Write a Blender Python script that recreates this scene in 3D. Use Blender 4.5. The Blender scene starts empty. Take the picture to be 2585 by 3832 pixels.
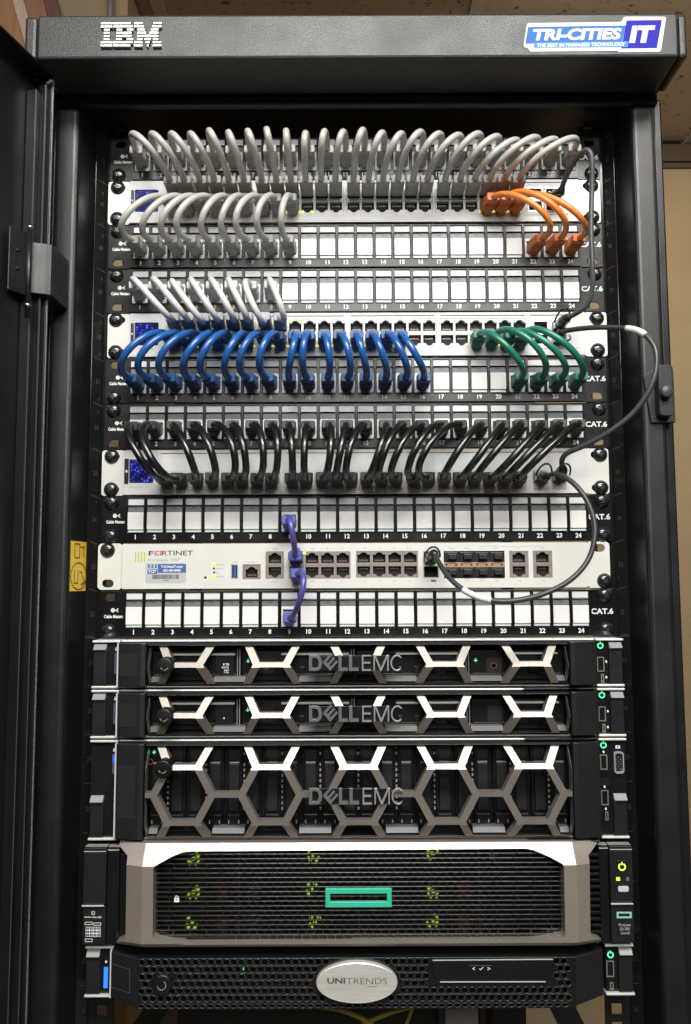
import bpy, bmesh, math, random
from mathutils import Matrix, Vector
random.seed(7)
R = math.radians
MM = 0.001
Z0 = 1930.0            # height of the top of the first unit above the floor, in mm
U = 44.45
SC = bpy.context.scene
COL = SC.collection

# ------------------------------------------------------------------ camera
FPX, PW, PH = 3000.0, 2585.0, 3832.0
PITCH, ROLL = R(5.0), R(0.22)
CAM = Vector((-10.7, -758.9, -437.7))       # mm, rack coordinates (rail face = y 0, top of unit one = z 0)
ROT = Matrix.Rotation(R(90) + PITCH, 3, 'X') @ Matrix.Rotation(-ROLL, 3, 'Z')
cam_d = bpy.data.cameras.new('camera')
cam = bpy.data.objects.new('camera', cam_d)
COL.objects.link(cam)
cam.matrix_world = Matrix.Translation(((CAM.x) * MM, CAM.y * MM, (CAM.z + Z0) * MM)) @ ROT.to_4x4()
cam_d.sensor_fit = 'HORIZONTAL'
cam_d.sensor_width = 36.0
cam_d.lens = 36.0 * FPX / PW
cam_d.clip_start = 0.02
cam_d.clip_end = 60
SC.camera = cam

# ------------------------------------------------------------------ light
world = bpy.data.worlds.new('World')
SC.world = world
world.use_nodes = True
bg = world.node_tree.nodes['Background']
bg.inputs[0].default_value = (1.0, 0.98, 0.95, 1)
bg.inputs[1].default_value = 0.026


def area(name, loc, target, sx, sy, power, colour):
    d = bpy.data.lights.new(name, 'AREA')
    d.shape = 'RECTANGLE'
    d.size, d.size_y = sx, sy
    d.energy = power
    d.color = colour
    o = bpy.data.objects.new(name, d)
    COL.objects.link(o)
    o.location = [loc[0] * MM, loc[1] * MM, (loc[2] + Z0) * MM]
    v = Vector(target) - Vector(loc)
    o.rotation_euler = v.to_track_quat('-Z', 'Y').to_euler()
    return o


area('ceiling_lamp', (120, -2250, 640), (20, 0, -420), 1.2, 0.6, 42, (1.0, 0.988, 0.955))
area('ceiling_lamp_near', (130, -950, 652), (130, -700, -420), 1.2, 0.6, 63, (1.0, 0.988, 0.955))
area('ceiling_lamp_behind', (760, 420, 560), (760, 1000, -700), 1.0, 0.5, 6, (1.0, 0.88, 0.70))

SC.render.engine = 'CYCLES'
SC.view_settings.view_transform = 'Standard'
SC.view_settings.look = 'None'
SC.view_settings.exposure = 0.0
SC.view_settings.gamma = 1.0
SC.view_settings.use_curve_mapping = False
SC.cycles.max_bounces = 6
SC.cycles.diffuse_bounces = 2
SC.cycles.glossy_bounces = 4
SC.cycles.caustics_reflective = False
SC.cycles.caustics_refractive = False


# ------------------------------------------------------------------ maps between photograph and rack planes
def un(px, py, p):
    """point of the photograph -> (x, z) on the plane p mm in front of the rail face"""
    d = ROT @ Vector(((px - PW / 2) / FPX, -(py - PH / 2) / FPX, -1.0))
    t = (-p - CAM.y) / d.y
    return CAM.x + d.x * t, CAM.z + d.z * t


def proj(x, p, z):
    v = ROT.transposed() @ (Vector((x, -p, z)) - CAM)
    return PW / 2 + FPX * v.x / -v.z, PH / 2 - FPX * v.y / -v.z


class View:
    def __init__(s, bx, by, k):
        s.bx, s.by, s.k = bx, by, k

    def pt(s, x, y, p):
        return un(s.bx + x / s.k, s.by + y / s.k, p)

    def rect(s, x0, y0, x1, y1, p):
        a, b, c, d = s.pt(x0, y0, p), s.pt(x1, y0, p), s.pt(x0, y1, p), s.pt(x1, y1, p)
        return (a[0] + c[0]) / 2, (b[0] + d[0]) / 2, (c[1] + d[1]) / 2, (a[1] + b[1]) / 2   # x0 x1 z0 z1


# ------------------------------------------------------------------ materials
MATS = {}


def mat(name, col, rough=0.5, metal=0.0, grain=0.0, gscale=900.0, bump=0.0, bscale=900.0, emit=None, estr=0.0,
        coat=0.0, spec=0.5, aniso=None):
    if name in MATS:
        return MATS[name]
    m = bpy.data.materials.new(name)
    m.use_nodes = True
    nt = m.node_tree
    b = nt.nodes['Principled BSDF']
    b.inputs['Base Color'].default_value = (*col, 1)
    b.inputs['Roughness'].default_value = rough
    b.inputs['Metallic'].default_value = metal
    b.inputs['Specular IOR Level'].default_value = spec
    b.inputs['Coat Weight'].default_value = coat
    if emit:
        b.inputs['Emission Color'].default_value = (*emit, 1)
        b.inputs['Emission Strength'].default_value = estr
    tc = nt.nodes.new('ShaderNodeTexCoord')
    if grain > 0:
        n = nt.nodes.new('ShaderNodeTexNoise')
        n.inputs['Scale'].default_value = gscale
        n.inputs['Detail'].default_value = 3.0
        if aniso:
            mp = nt.nodes.new('ShaderNodeMapping')
            mp.inputs['Scale'].default_value = aniso
            nt.links.new(tc.outputs['Object'], mp.inputs[0])
            nt.links.new(mp.outputs[0], n.inputs['Vector'])
        else:
            nt.links.new(tc.outputs['Object'], n.inputs['Vector'])
        r = nt.nodes.new('ShaderNodeMapRange')
        r.inputs['From Min'].default_value = 0.3
        r.inputs['From Max'].default_value = 0.7
        r.inputs['To Min'].default_value = 1 - grain
        r.inputs['To Max'].default_value = 1 + grain
        nt.links.new(n.outputs['Fac'], r.inputs['Value'])
        mx = nt.nodes.new('ShaderNodeVectorMath')
        mx.operation = 'SCALE'
        mx.inputs[0].default_value = col
        nt.links.new(r.outputs[0], mx.inputs['Scale'])
        nt.links.new(mx.outputs[0], b.inputs['Base Color'])
        rr = nt.nodes.new('ShaderNodeMapRange')
        n2 = nt.nodes.new('ShaderNodeTexNoise')
        n2.inputs['Scale'].default_value = 25.0
        n2.inputs['Detail'].default_value = 5.0
        nt.links.new(tc.outputs['Object'], n2.inputs['Vector'])
        rr.inputs['From Min'].default_value = 0.3
        rr.inputs['From Max'].default_value = 0.7
        rr.inputs['To Min'].default_value = max(0.05, rough - 0.07)
        rr.inputs['To Max'].default_value = min(1.0, rough + 0.07)
        nt.links.new(n2.outputs['Fac'], rr.inputs['Value'])
        nt.links.new(rr.outputs[0], b.inputs['Roughness'])
    if bump > 0:
        n = nt.nodes.new('ShaderNodeTexNoise')
        n.inputs['Scale'].default_value = bscale
        n.inputs['Detail'].default_value = 2.0
        nt.links.new(tc.outputs['Object'], n.inputs['Vector'])
        bp = nt.nodes.new('ShaderNodeBump')
        bp.inputs['Strength'].default_value = bump
        bp.inputs['Distance'].default_value = 0.0006
        nt.links.new(n.outputs['Fac'], bp.inputs['Height'])
        nt.links.new(bp.outputs[0], b.inputs['Normal'])
    MATS[name] = m
    return m


PAINT = mat('textured_black_paint', (0.0085, 0.0085, 0.009), 0.42, grain=0.3, gscale=900, bump=0.30, bscale=1150, spec=0.65)
HEADP = mat('header_lit_black_paint', (0.028, 0.028, 0.028), 0.38, grain=0.3, gscale=900, bump=0.42, bscale=1050)  # black powder coat, base lightened to mimic the header's glossy reflection
SMOOTHBLK = mat('smooth_black_paint', (0.0095, 0.0095, 0.0115), 0.36, grain=0.15)
RAILM = mat('glossy_rail_black', (0.010, 0.010, 0.010), 0.13, grain=0.05)
PANELB = mat('panel_black_plastic', (0.006, 0.006, 0.0063), 0.27, grain=0.2, gscale=300)
DARK = mat('dark_recess', (0.004, 0.004, 0.004), 0.7)
CAPW = mat('cap_white', (0.83, 0.83, 0.80), 0.42, grain=0.025, gscale=60)
PAPER = mat('label_paper', (0.74, 0.74, 0.75), 0.45, grain=0.04, gscale=80)
SHUT = mat('shutter_grey', (0.17, 0.17, 0.175), 0.40, grain=0.1, gscale=100)
INK = mat('white_ink', (0.85, 0.85, 0.85), 0.5)
SCREWM = mat('black_screw', (0.014, 0.014, 0.014), 0.13, spec=0.8)
SCREWD = mat('screw_cross_glint', (0.16, 0.16, 0.16), 0.25, metal=0.8)  # lighter metal colour stands in for glints on the screw cross
SWW = mat('switch_white', (0.69, 0.69, 0.672), 0.40, grain=0.02, gscale=60)
EARW = mat('ear_silver_white', (0.74, 0.73, 0.69), 0.36, metal=0.15, grain=0.02)
PORTF = mat('port_frame_white', (0.72, 0.72, 0.66), 0.38)
GREYINK = mat('grey_ink', (0.30, 0.30, 0.29), 0.6)
LEDY = mat('led_yellow', (0.7, 0.65, 0.05), 0.4, emit=(0.85, 0.80, 0.06), estr=0.9)
LEDG = mat('led_lime', (0.5, 0.75, 0.05), 0.4, emit=(0.55, 0.85, 0.08), estr=0.9)
LEDGR = mat('led_green', (0.1, 0.7, 0.3), 0.4, emit=(0.10, 0.80, 0.34), estr=1.0)
LEDBLUE = mat('led_blue', (0.02, 0.15, 0.9), 0.4, emit=(0.02, 0.20, 1.0), estr=1.2)
LEDDIM = mat('led_dim_blue', (0.10, 0.10, 0.16), 0.35)
METAL = mat('bare_steel', (0.52, 0.50, 0.47), 0.33, metal=0.7, grain=0.1, gscale=200)
BRONZE = mat('port_shield', (0.36, 0.30, 0.26), 0.40, metal=0.6, grain=0.1, gscale=200)
CHROME = mat('bright_chrome', (0.55, 0.55, 0.55), 0.20, metal=1.0)
LOGOM = mat('badge_dark_chrome', (0.20, 0.20, 0.205), 0.30, metal=0.35)
HEXM = mat('champagne_paint', (0.30, 0.272, 0.24), 0.36, metal=0.55, grain=0.06, gscale=900)
SILV = mat('silver_edge', (0.84, 0.83, 0.81), 0.32, metal=0.35)
LETTER = mat('badge_bright_trim', (0.46, 0.46, 0.46), 0.28, metal=0.45)
TABM = mat('grey_tab_plastic', (0.14, 0.14, 0.14), 0.40)
GREYLATCH = mat('latch_grey', (0.30, 0.30, 0.30), 0.38)
SRVB = mat('server_black_plastic', (0.0070, 0.0070, 0.0074), 0.34, grain=0.15, gscale=300, bump=0.15, bscale=1200)
SRVG = mat('server_dark_grey', (0.0135, 0.0135, 0.014), 0.40, grain=0.15, gscale=300)
DRIVEM = mat('drive_carrier_black', (0.0055, 0.0055, 0.006), 0.33)
COPPER = mat('copper_ring', (0.35, 0.16, 0.09), 0.4, metal=0.6)
CREAM = mat('firewall_cream', (0.70, 0.70, 0.655), 0.45, grain=0.02, gscale=60)


# ------------------------------------------------------------------ mesh gathering
class G:
    """gathers faces in rack mm (x, y, z with y = -protrusion) for ONE mesh object"""

    def __init__(s, m):
        s.v, s.f, s.fm, s.sm = [], [], [], []
        s.mats = [m]
        s.cur = 0

    def use(s, m):
        if m not in s.mats:
            s.mats.append(m)
        s.cur = s.mats.index(m)
        return s

    def add(s, vs, fs, smooth=False):
        o = len(s.v)
        s.v.extend(vs)
        for f in fs:
            s.f.append([o + i for i in f])
            s.fm.append(s.cur)
            s.sm.append(smooth)
        return s

    def box(s, x0, x1, z0, z1, pb, pf):
        v = [(x, -p, z) for x in (x0, x1) for p in (pb, pf) for z in (z0, z1)]
        return s.add(v, [(0, 1, 3, 2), (4, 6, 7, 5), (0, 4, 5, 1), (2, 3, 7, 6), (0, 2, 6, 4), (1, 5, 7, 3)])

    def prism(s, pts, pb, pf):
        n = len(pts)
        v = [(x, -pb, z) for x, z in pts] + [(x, -pf, z) for x, z in pts]
        return s.add(v, [list(range(n)), list(range(2 * n - 1, n - 1, -1))] +
                     [(i, (i + 1) % n, n + (i + 1) % n, n + i) for i in range(n)])

    def prism_x(s, prof, x0, x1):
        """prof: (p, z) outline swept along x"""
        n = len(prof)
        v = [(x0, -p, z) for p, z in prof] + [(x1, -p, z) for p, z in prof]
        return s.add(v, [list(range(n)), list(range(2 * n - 1, n - 1, -1))] +
                     [(i, (i + 1) % n, n + (i + 1) % n, n + i) for i in range(n)])

    def prism_z(s, prof, z0, z1):
        """prof: (x, p) outline swept along z"""
        n = len(prof)
        v = [(x, -p, z0) for x, p in prof] + [(x, -p, z1) for x, p in prof]
        return s.add(v, [list(range(n)), list(range(2 * n - 1, n - 1, -1))] +
                     [(i, (i + 1) % n, n + (i + 1) % n, n + i) for i in range(n)])

    def lathe(s, cx, cz, prof, n=20, rx=1.0, rz=1.0, cap=True):
        """prof: (radius, p) about an axis along y"""
        v, f = [], []
        for r, p in prof:
            for i in range(n):
                a = 2 * math.pi * i / n
                v.append((cx + r * rx * math.cos(a), -p, cz + r * rz * math.sin(a)))
        for k in range(len(prof) - 1):
            for i in range(n):
                j = (i + 1) % n
                f.append((k * n + i, k * n + j, (k + 1) * n + j, (k + 1) * n + i))
        if cap:
            f.append(list(range(n)))
            f.append(list(range((len(prof) - 1) * n, len(prof) * n)))
        return s.add(v, f, True)

    def tube(s, pts, r, n=10, cap=True):
        pts = [Vector(q) for q in pts]
        v, f = [], []
        t = (pts[1] - pts[0]).normalized()
        up = Vector((0, 0, 1)) if abs(t.z) < 0.9 else Vector((1, 0, 0))
        a = t.cross(up).normalized()
        m = len(pts)
        for i, q in enumerate(pts):
            t = (pts[min(i + 1, m - 1)] - pts[max(i - 1, 0)]).normalized()
            a = (a - t * a.dot(t)).normalized()
            b = t.cross(a)
            rr = r[i] if isinstance(r, (list, tuple)) else r
            for k in range(n):
                w = 2 * math.pi * k / n
                v.append(tuple(q + (a * math.cos(w) + b * math.sin(w)) * rr))
        for i in range(m - 1):
            for k in range(n):
                j = (k + 1) % n
                f.append((i * n + k, i * n + j, (i + 1) * n + j, (i + 1) * n + k))
        if cap:
            f.append(list(range(n)))
            f.append(list(range((m - 1) * n, m * n)))
        return s.add(v, f, True)

    def plate(s, loops, pb, pf):
        """flat sheet with holes: first loop the outline, the rest holes, all (x, z)"""
        cu = bpy.data.curves.new('tmp', 'CURVE')
        cu.dimensions = '2D'
        cu.fill_mode = 'BOTH'
        cu.extrude = (pf - pb) / 2
        for lp in loops:
            sp = cu.splines.new('POLY')
            sp.points.add(len(lp) - 1)
            for q, (x, z) in zip(sp.points, lp):
                q.co = (x, z, 0, 1)
            sp.use_cyclic_u = True
        ob = bpy.data.objects.new('tmp', cu)
        me = bpy.data.meshes.new_from_object(ob)
        mid = (pf + pb) / 2
        s.add([(q.co.x, -mid - q.co.z, q.co.y) for q in me.vertices], [tuple(p.vertices) for p in me.polygons])
        bpy.data.objects.remove(ob)
        bpy.data.curves.remove(cu)
        bpy.data.meshes.remove(me)
        return s

    def text(s, t, cx, cz, p, w=None, h=None, bold=0.0, shear=0.0, tilt=0.0, left=None, xf=None, depth=0.0):
        v, f = glyphs(t, bold, shear)
        x0, x1 = min(q[0] for q in v), max(q[0] for q in v)
        y0, y1 = min(q[1] for q in v), max(q[1] for q in v)
        ky = h / (y1 - y0) if h else w / (x1 - x0)
        kx = w / (x1 - x0) if w else ky
        ca, sa = math.cos(tilt), math.sin(tilt)
        out = []
        for x, y in v:
            if left is None:
                lx = (x - (x0 + x1) / 2) * kx
            else:
                lx = (x - x0) * kx
            ly = (y - (y0 + y1) / 2) * ky
            gx, gz = (cx if left is None else left) + lx * ca - ly * sa, cz + lx * sa + ly * ca
            out.append(xf(gx, gz) if xf else (gx, -p, gz))
        return s.add(out, f)

    def bend(s, zs=(), xs=(), fn=None):
        """cut the mesh along constant z / x lines, then move every vertex by fn(x, p, z) -> p"""
        bm = bmesh.new()
        for q in s.v:
            bm.verts.new(q)
        bm.verts.ensure_lookup_table()
        for f, mi, sm in zip(s.f, s.fm, s.sm):
            try:
                fc = bm.faces.new([bm.verts[i] for i in f])
                fc.material_index = mi
                fc.smooth = sm
            except ValueError:
                pass
        bmesh.ops.remove_doubles(bm, verts=bm.verts, dist=0.004)
        for z in zs:
            bmesh.ops.bisect_plane(bm, geom=bm.verts[:] + bm.edges[:] + bm.faces[:], plane_co=(0, 0, z), plane_no=(0, 0, 1))
        for x in xs:
            bmesh.ops.bisect_plane(bm, geom=bm.verts[:] + bm.edges[:] + bm.faces[:], plane_co=(x, 0, 0), plane_no=(1, 0, 0))
        for q in bm.verts:
            q.co.y = -fn(q.co.x, -q.co.y, q.co.z)
        bm.verts.index_update()
        s.v = [tuple(q.co) for q in bm.verts]
        s.f = [[q.index for q in f.verts] for f in bm.faces]
        s.fm = [f.material_index for f in bm.faces]
        s.sm = [f.smooth for f in bm.faces]
        bm.free()
        return s


GL = {}


def glyphs(t, bold, shear):
    k = (t, bold, shear)
    if k not in GL:
        cu = bpy.data.curves.new('tmp', 'FONT')
        cu.body = t
        cu.size = 1.0
        cu.offset = bold
        cu.shear = shear
        cu.resolution_u = 3
        ob = bpy.data.objects.new('tmp', cu)
        me = bpy.data.meshes.new_from_object(ob)
        GL[k] = ([(q.co.x, q.co.y) for q in me.vertices], [tuple(p.vertices) for p in me.polygons])
        bpy.data.objects.remove(ob)
        bpy.data.curves.remove(cu)
        bpy.data.meshes.remove(me)
    return GL[k]


OFF = {}


def W(x, y, z):
    return Vector((x * MM, y * MM, (z + Z0) * MM))


def tag(o, label=None, cat=None, group=None, kind=None):
    if label:
        o['label'] = label
    if cat:
        o['category'] = cat
    if group:
        o['group'] = group
    if kind:
        o['kind'] = kind
    return o


def thing(name, label, cat, at, group=None):
    """an Empty at the thing's base (rack mm); its parts are parented to it"""
    o = bpy.data.objects.new(name, None)
    o.empty_display_size = 0.02
    COL.objects.link(o)
    o.location = W(*at)
    OFF[o] = Vector(at)
    return tag(o, label, cat, group)


def mesh_of(name, g, off, bevel=0.0):
    me = bpy.data.meshes.new(name)
    me.from_pydata([((x - off.x) * MM, (y - off.y) * MM, (z - off.z) * MM) for x, y, z in g.v], [], g.f)
    for m in g.mats:
        me.materials.append(m)
    me.polygons.foreach_set('material_index', g.fm)
    me.polygons.foreach_set('use_smooth', g.sm)
    bm = bmesh.new()
    bm.from_mesh(me)
    bmesh.ops.remove_doubles(bm, verts=bm.verts, dist=0.000004)
    bmesh.ops.recalc_face_normals(bm, faces=bm.faces)
    bm.to_mesh(me)
    bm.free()
    return me


def add_bevel(o, bevel, seg=2):
    if bevel:
        b = o.modifiers.new('bevel', 'BEVEL')
        b.width = bevel * MM
        b.segments = seg
        b.limit_method = 'ANGLE'
        b.angle_limit = R(40)
        b.use_clamp_overlap = True
        b.harden_normals = False


def part(name, g, parent, bevel=0.0, at=None, seg=2, label=None):
    """one mesh object under its thing (or under a part). at: own origin in rack mm (g is then local to it), when it is to be copied"""
    off = OFF[parent]
    o = bpy.data.objects.new(name, mesh_of(name, g, Vector((0, 0, 0)) if at else off))
    COL.objects.link(o)
    o.parent = parent
    if at:
        o.location = (Vector(at) - off) * MM
        OFF[o] = Vector(at)
    else:
        OFF[o] = off
    add_bevel(o, bevel, seg)
    if label:
        o['label'] = label
    return o


def copy_part(o, parent, at=None):
    c = o.copy()
    COL.objects.link(c)
    c.parent = parent
    if at is not None:
        c.location = (Vector(at) - OFF[parent]) * MM
        OFF[c] = Vector(at)
    else:
        OFF[c] = OFF[parent]
    return c


def single(name, g, label, cat, at, bevel=0.0, group=None, kind=None):
    o = bpy.data.objects.new(name, mesh_of(name, g, Vector(at)))
    COL.objects.link(o)
    o.location = W(*at)
    OFF[o] = Vector(at)
    add_bevel(o, bevel)
    return tag(o, label, cat, group, kind)


def rrect(x0, x1, z0, z1, r, n=4):
    out = []
    for cx, cz, a0 in ((x1 - r, z1 - r, 0), (x0 + r, z1 - r, 90), (x0 + r, z0 + r, 180), (x1 - r, z0 + r, 270)):
        for i in range(n + 1):
            a = R(a0 + 90 * i / n)
            out.append((cx + r * math.cos(a), cz + r * math.sin(a)))
    return out


def rect(x0, x1, z0, z1):
    return [(x0, z0), (x1, z0), (x1, z1), (x0, z1)]


def circ(cx, cz, r, n=16, rz=None):
    rz = rz or r
    return [(cx + r * math.cos(2 * math.pi * i / n), cz + rz * math.sin(2 * math.pi * i / n)) for i in range(n)]


def ring_arc(cx, cz, r0, r1, a0, a1, n=10, kz=1.0):
    o = [(cx + r1 * math.cos(R(a0 + (a1 - a0) * i / n)), cz + kz * r1 * math.sin(R(a0 + (a1 - a0) * i / n))) for i in range(n + 1)]
    i_ = [(cx + r0 * math.cos(R(a1 - (a1 - a0) * i / n)), cz + kz * r0 * math.sin(R(a1 - (a1 - a0) * i / n))) for i in range(n + 1)]
    return o + i_




def thing_part(name, parent):
    """an Empty that is a part: it parents sub-parts"""
    o = bpy.data.objects.new(name, None)
    o.empty_display_size = 0.01
    COL.objects.link(o)
    o.parent = parent
    OFF[o] = OFF[parent]
    return o
# ================================================================== setting
def tilemat(name, col, speck):
    m = bpy.data.materials.new(name)
    m.use_nodes = True
    nt = m.node_tree
    b = nt.nodes['Principled BSDF']
    b.inputs['Roughness'].default_value = 0.9
    tc = nt.nodes.new('ShaderNodeTexCoord')
    n = nt.nodes.new('ShaderNodeTexNoise')
    n.inputs['Scale'].default_value = 70
    n.inputs['Detail'].default_value = 3
    n.inputs['Roughness'].default_value = 0.7
    mp = nt.nodes.new('ShaderNodeMapping')
    mp.inputs['Scale'].default_value = (0.7, 1.0, 1.0)
    nt.links.new(tc.outputs['Object'], mp.inputs[0])
    nt.links.new(mp.outputs[0], n.inputs['Vector'])
    cr = nt.nodes.new('ShaderNodeValToRGB')
    cr.color_ramp.elements[0].position = 0.34
    cr.color_ramp.elements[0].color = (*speck, 1)
    cr.color_ramp.elements[1].position = 0.40
    cr.color_ramp.elements[1].color = (*col, 1)
    nt.links.new(n.outputs['Fac'], cr.inputs[0])
    nt.links.new(cr.outputs[0], b.inputs['Base Color'])
    return m


TILE = tilemat('acoustic_tile', (0.50, 0.40, 0.305), (0.14, 0.10, 0.075))
TBAR = mat('ceiling_grid_paint', (0.50, 0.46, 0.42), 0.5)
WALLM = mat('tan_wall_paint', (0.38, 0.28, 0.16), 0.7, grain=0.05, gscale=6)
MOULD = mat('brown_moulding', (0.075, 0.045, 0.028), 0.5)
FLOORM = mat('grey_vinyl_floor', (0.26, 0.24, 0.21), 0.5, grain=0.1, gscale=12)

CEIL = CAM.z + 1100.0        # ceiling height in rack mm
WALLP = -1180.0              # back wall
g = G(TILE)
for i in range(-4, 4):
    for j in range(-4, 6):
        x0, p0 = -365 + 610 * i + 12, -1175 + 610 * j + 12
        g.box(x0, x0 + 586, CEIL, CEIL + 15, p0, p0 + 586)
single('ceiling', g, None, None, (0, 0, CEIL), kind='structure')
g = G(TBAR)
for i in range(-4, 5):
    g.box(-365 + 610 * i - 12, -365 + 610 * i + 12, CEIL - 6, CEIL + 12, -1178, 2490)
for i in range(-4, 4):
    for j in range(1, 7):
        g.box(-365 + 610 * i + 12.5, -365 + 610 * i + 597.5, CEIL - 5, CEIL + 12, -1187 + 610 * j, -1163 + 610 * j)
single('ceiling_grid', g, None, None, (0, 0, CEIL), kind='structure')
g = G(WALLM)
g.box(-2800, 2400, -Z0, CEIL - 8, WALLP - 100, WALLP)
single('back_wall', g, None, None, (0, -WALLP, -Z0), kind='structure')
g = G(WALLM)
g.box(-2800, -405, -Z0, CEIL - 8, -900, -620)
single('wall_return', g, None, None, (-1600, 620, -Z0), kind='structure')
g = G(MOULD)
g.box(-404, 2400, CEIL - 52, CEIL - 8.5, WALLP + 0.5, WALLP + 14)
g.box(-404, 2400, CEIL - 66, CEIL - 53, WALLP + 0.5, WALLP + 8)
single('ceiling_moulding', g, None, None, (0, -WALLP, CEIL - 60), kind='structure')
g = G(FLOORM)
g.box(-2800, 2400, -Z0 - 20, -Z0, -1180, 2600)
single('floor', g, None, None, (0, 0, -Z0), kind='structure')

# leaning boards and conduit seen over the left end of the cabinet roof
BPLANE = -560.0
BL = [('orange_board', (0.42, 0.22, 0.10), [(-160, -150), (1, -150), (98, 190), (170, 420), (-160, 420)], 20,
       'orange brown board leaning at far left above the open door', 'board'),
      ('pale_board', (0.62, 0.47, 0.36), [(2, -150), (47, -150), (104, 60), (145, 190), (190, 420), (171, 420), (99, 190)], 12,
       'pale pinkish board between the orange and the reddish board', 'board'),
      ('reddish_board', (0.34, 0.17, 0.10), [(48, -150), (125, -150), (176, 60), (210, 190), (250, 420), (191, 420), (146, 190), (105, 60)], 16,
       'reddish brown board beside the pale board above the cabinet roof', 'board'),
      ('dark_board', (0.17, 0.08, 0.055), [(126, -150), (167, -150), (226, 60), (262, 190), (300, 420), (251, 420), (211, 190), (177, 60)], 18,
       'narrow dark brown board, last before the tan wall', 'board')]
for nm, col, pts, th, lab, cat in BL:
    g = G(mat(nm + '_wood', col, 0.55, grain=0.12, gscale=14, aniso=(6, 6, 1)))
    g.prism([un(x, y, BPLANE) for x, y in pts], BPLANE - th, BPLANE)
    single('leaning_board', g, lab, cat, (*[un(pts[4][0], pts[4][1], BPLANE)[0]], -BPLANE, un(0, 420, BPLANE)[1]), bevel=1.0,
           group='boards leaning behind the cabinet')
g = G(mat('conduit_grey', (0.32, 0.31, 0.27), 0.4, metal=0.4))
x0, zz = un(413, 30, -590)
g.tube([(x0, 590, zz - 420), (x0, 590, zz), (x0 - 2, 590, CEIL - 9)], 5.2, 12)
single('conduit_pipe', g, 'thin grey pipe rising to the ceiling behind the cabinet roof', 'pipe', (x0, 590, zz - 420))
# ================================================================== cabinet
cab = thing('rack_cabinet', 'tall black steel rack cabinet holding all the equipment, door open at left', 'rack cabinet', (0, 0, -Z0))
PF = 39.0                                     # post front
HP = 93.0                                     # header front
zt, zb = un(1334, 52, HP)[1], un(1334, 216, HP)[1]
zlip = un(1334, 392, 38)[1]
xl, xr = un(137, 130, HP)[0], un(2540, 130, HP)[0]
g = G(HEADP)
g.box(xl + 0.3, xr - 0.3, zb, zt, 40, HP)
g.use(SMOOTHBLK).box(-288, 288, zb + 3, zt - 1, -700, 39)
head = part('header', g, cab, bevel=2.2)
for a, b in ((-292, xl - 0.3), (xr + 0.3, 292)):
    part('end_cap', G(HEADP).box(a, b, zb, zt - 0.5, 40, HP - 0.5), cab, bevel=3.0)
g = G(PAINT)
g.box(-286, 286, zlip, zb + 2, 30, 38)
part('lip', g, cab, bevel=2.0)
# underside wedge between header and lip, slightly hollow
# posts
for s in (-1, 1):
    xi = abs(un(296 if s < 0 else 2363, 480, PF)[0])
    g = G(PAINT)
    a, b = sorted((s * xi, s * 283))
    g.box(a, b, -Z0, zlip - 1.2, 20, PF)
    part('post', g, cab, bevel=5.0, seg=4)
    a, b = sorted((s * 283.3, s * 292))
    part('frame_side', G(SMOOTHBLK).box(a, b, -Z0, zb - .5, -60, 31), cab, bevel=2.0)
    g = G(SMOOTHBLK)                           # inner cheek from post back to the rail
    g.prism_z([(s * (xi - .5), 35.5), (s * (xi - .1), 36.5), (s * (xi + 2), 19.5), (s * 258, -14), (s * 255.2, -3), (s * 254.9, 0)], -Z0, zb + 2)
    part('inner_cheek', g, cab)
    a, b = sorted((s * 256, s * 262))
    part('top_gusset', G(SMOOTHBLK).box(a, b, -30, zb + 2, -260, -16), cab)
    g = G(RAILM)                               # bright-edged strip carrying the unit numbers
    g.prism_z([(s * 255.3, 3.0), (s * 254.3, 4.2), (s * 243.5, -5.0), (s * 243.5, -7.0), (s * 254.5, 1.0)], -Z0, zlip + 8)
    rail = part('mounting_rail', g, cab, bevel=0.35)
    a, b = sorted((s * 222, s * 244))
    g = G(RAILM)
    ha, hb = s * 232.6 - 4.8, s * 232.6 + 4.8
    g.box(a, ha, -U * 21, zlip, -3.2, -1.0)
    g.box(hb, b, -U * 21, zlip, -3.2, -1.0)
    zl_ = zlip
    for k in range(-1, 21):
        for dz in (6.35, 22.2, 38.1):
            zc = -U * k - dz
            if zl_ > zc + 4.8:
                g.box(ha + .01, hb - .01, zc + 4.8, zl_, -3.1, -1.05)
            zl_ = zc - 4.8
    part('hole_strip', g, rail)
    g = G(mat('rail_print', (0.045, 0.045, 0.045), 0.5))

    def onrail(x, z, s=s):
        f = (abs(x) - 243.5) / (254.3 - 243.5)
        return (x, -(-5.0 + f * 9.2 + 0.15), z)
    for k in range(0, 20):
        g.text(str(42 - k), s * 249, -U * k - U / 2, 0, h=4.6, w=3.0, xf=onrail)
        zc = -U * k
        g.add([onrail(s * 245, zc - 1.6), onrail(s * 245, zc - 1.0), onrail(s * 252, zc + 1.8), onrail(s * 252, zc + 1.2)], [(0, 1, 2, 3)])
    part('unit_numbers', g, rail)
    # rear post
    g = G(SMOOTHBLK)
    a, b = sorted((s * 275, s * 291))
    g.box(a, b, -Z0, zb, -720, -690)
    part('rear_post', g, cab)
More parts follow.
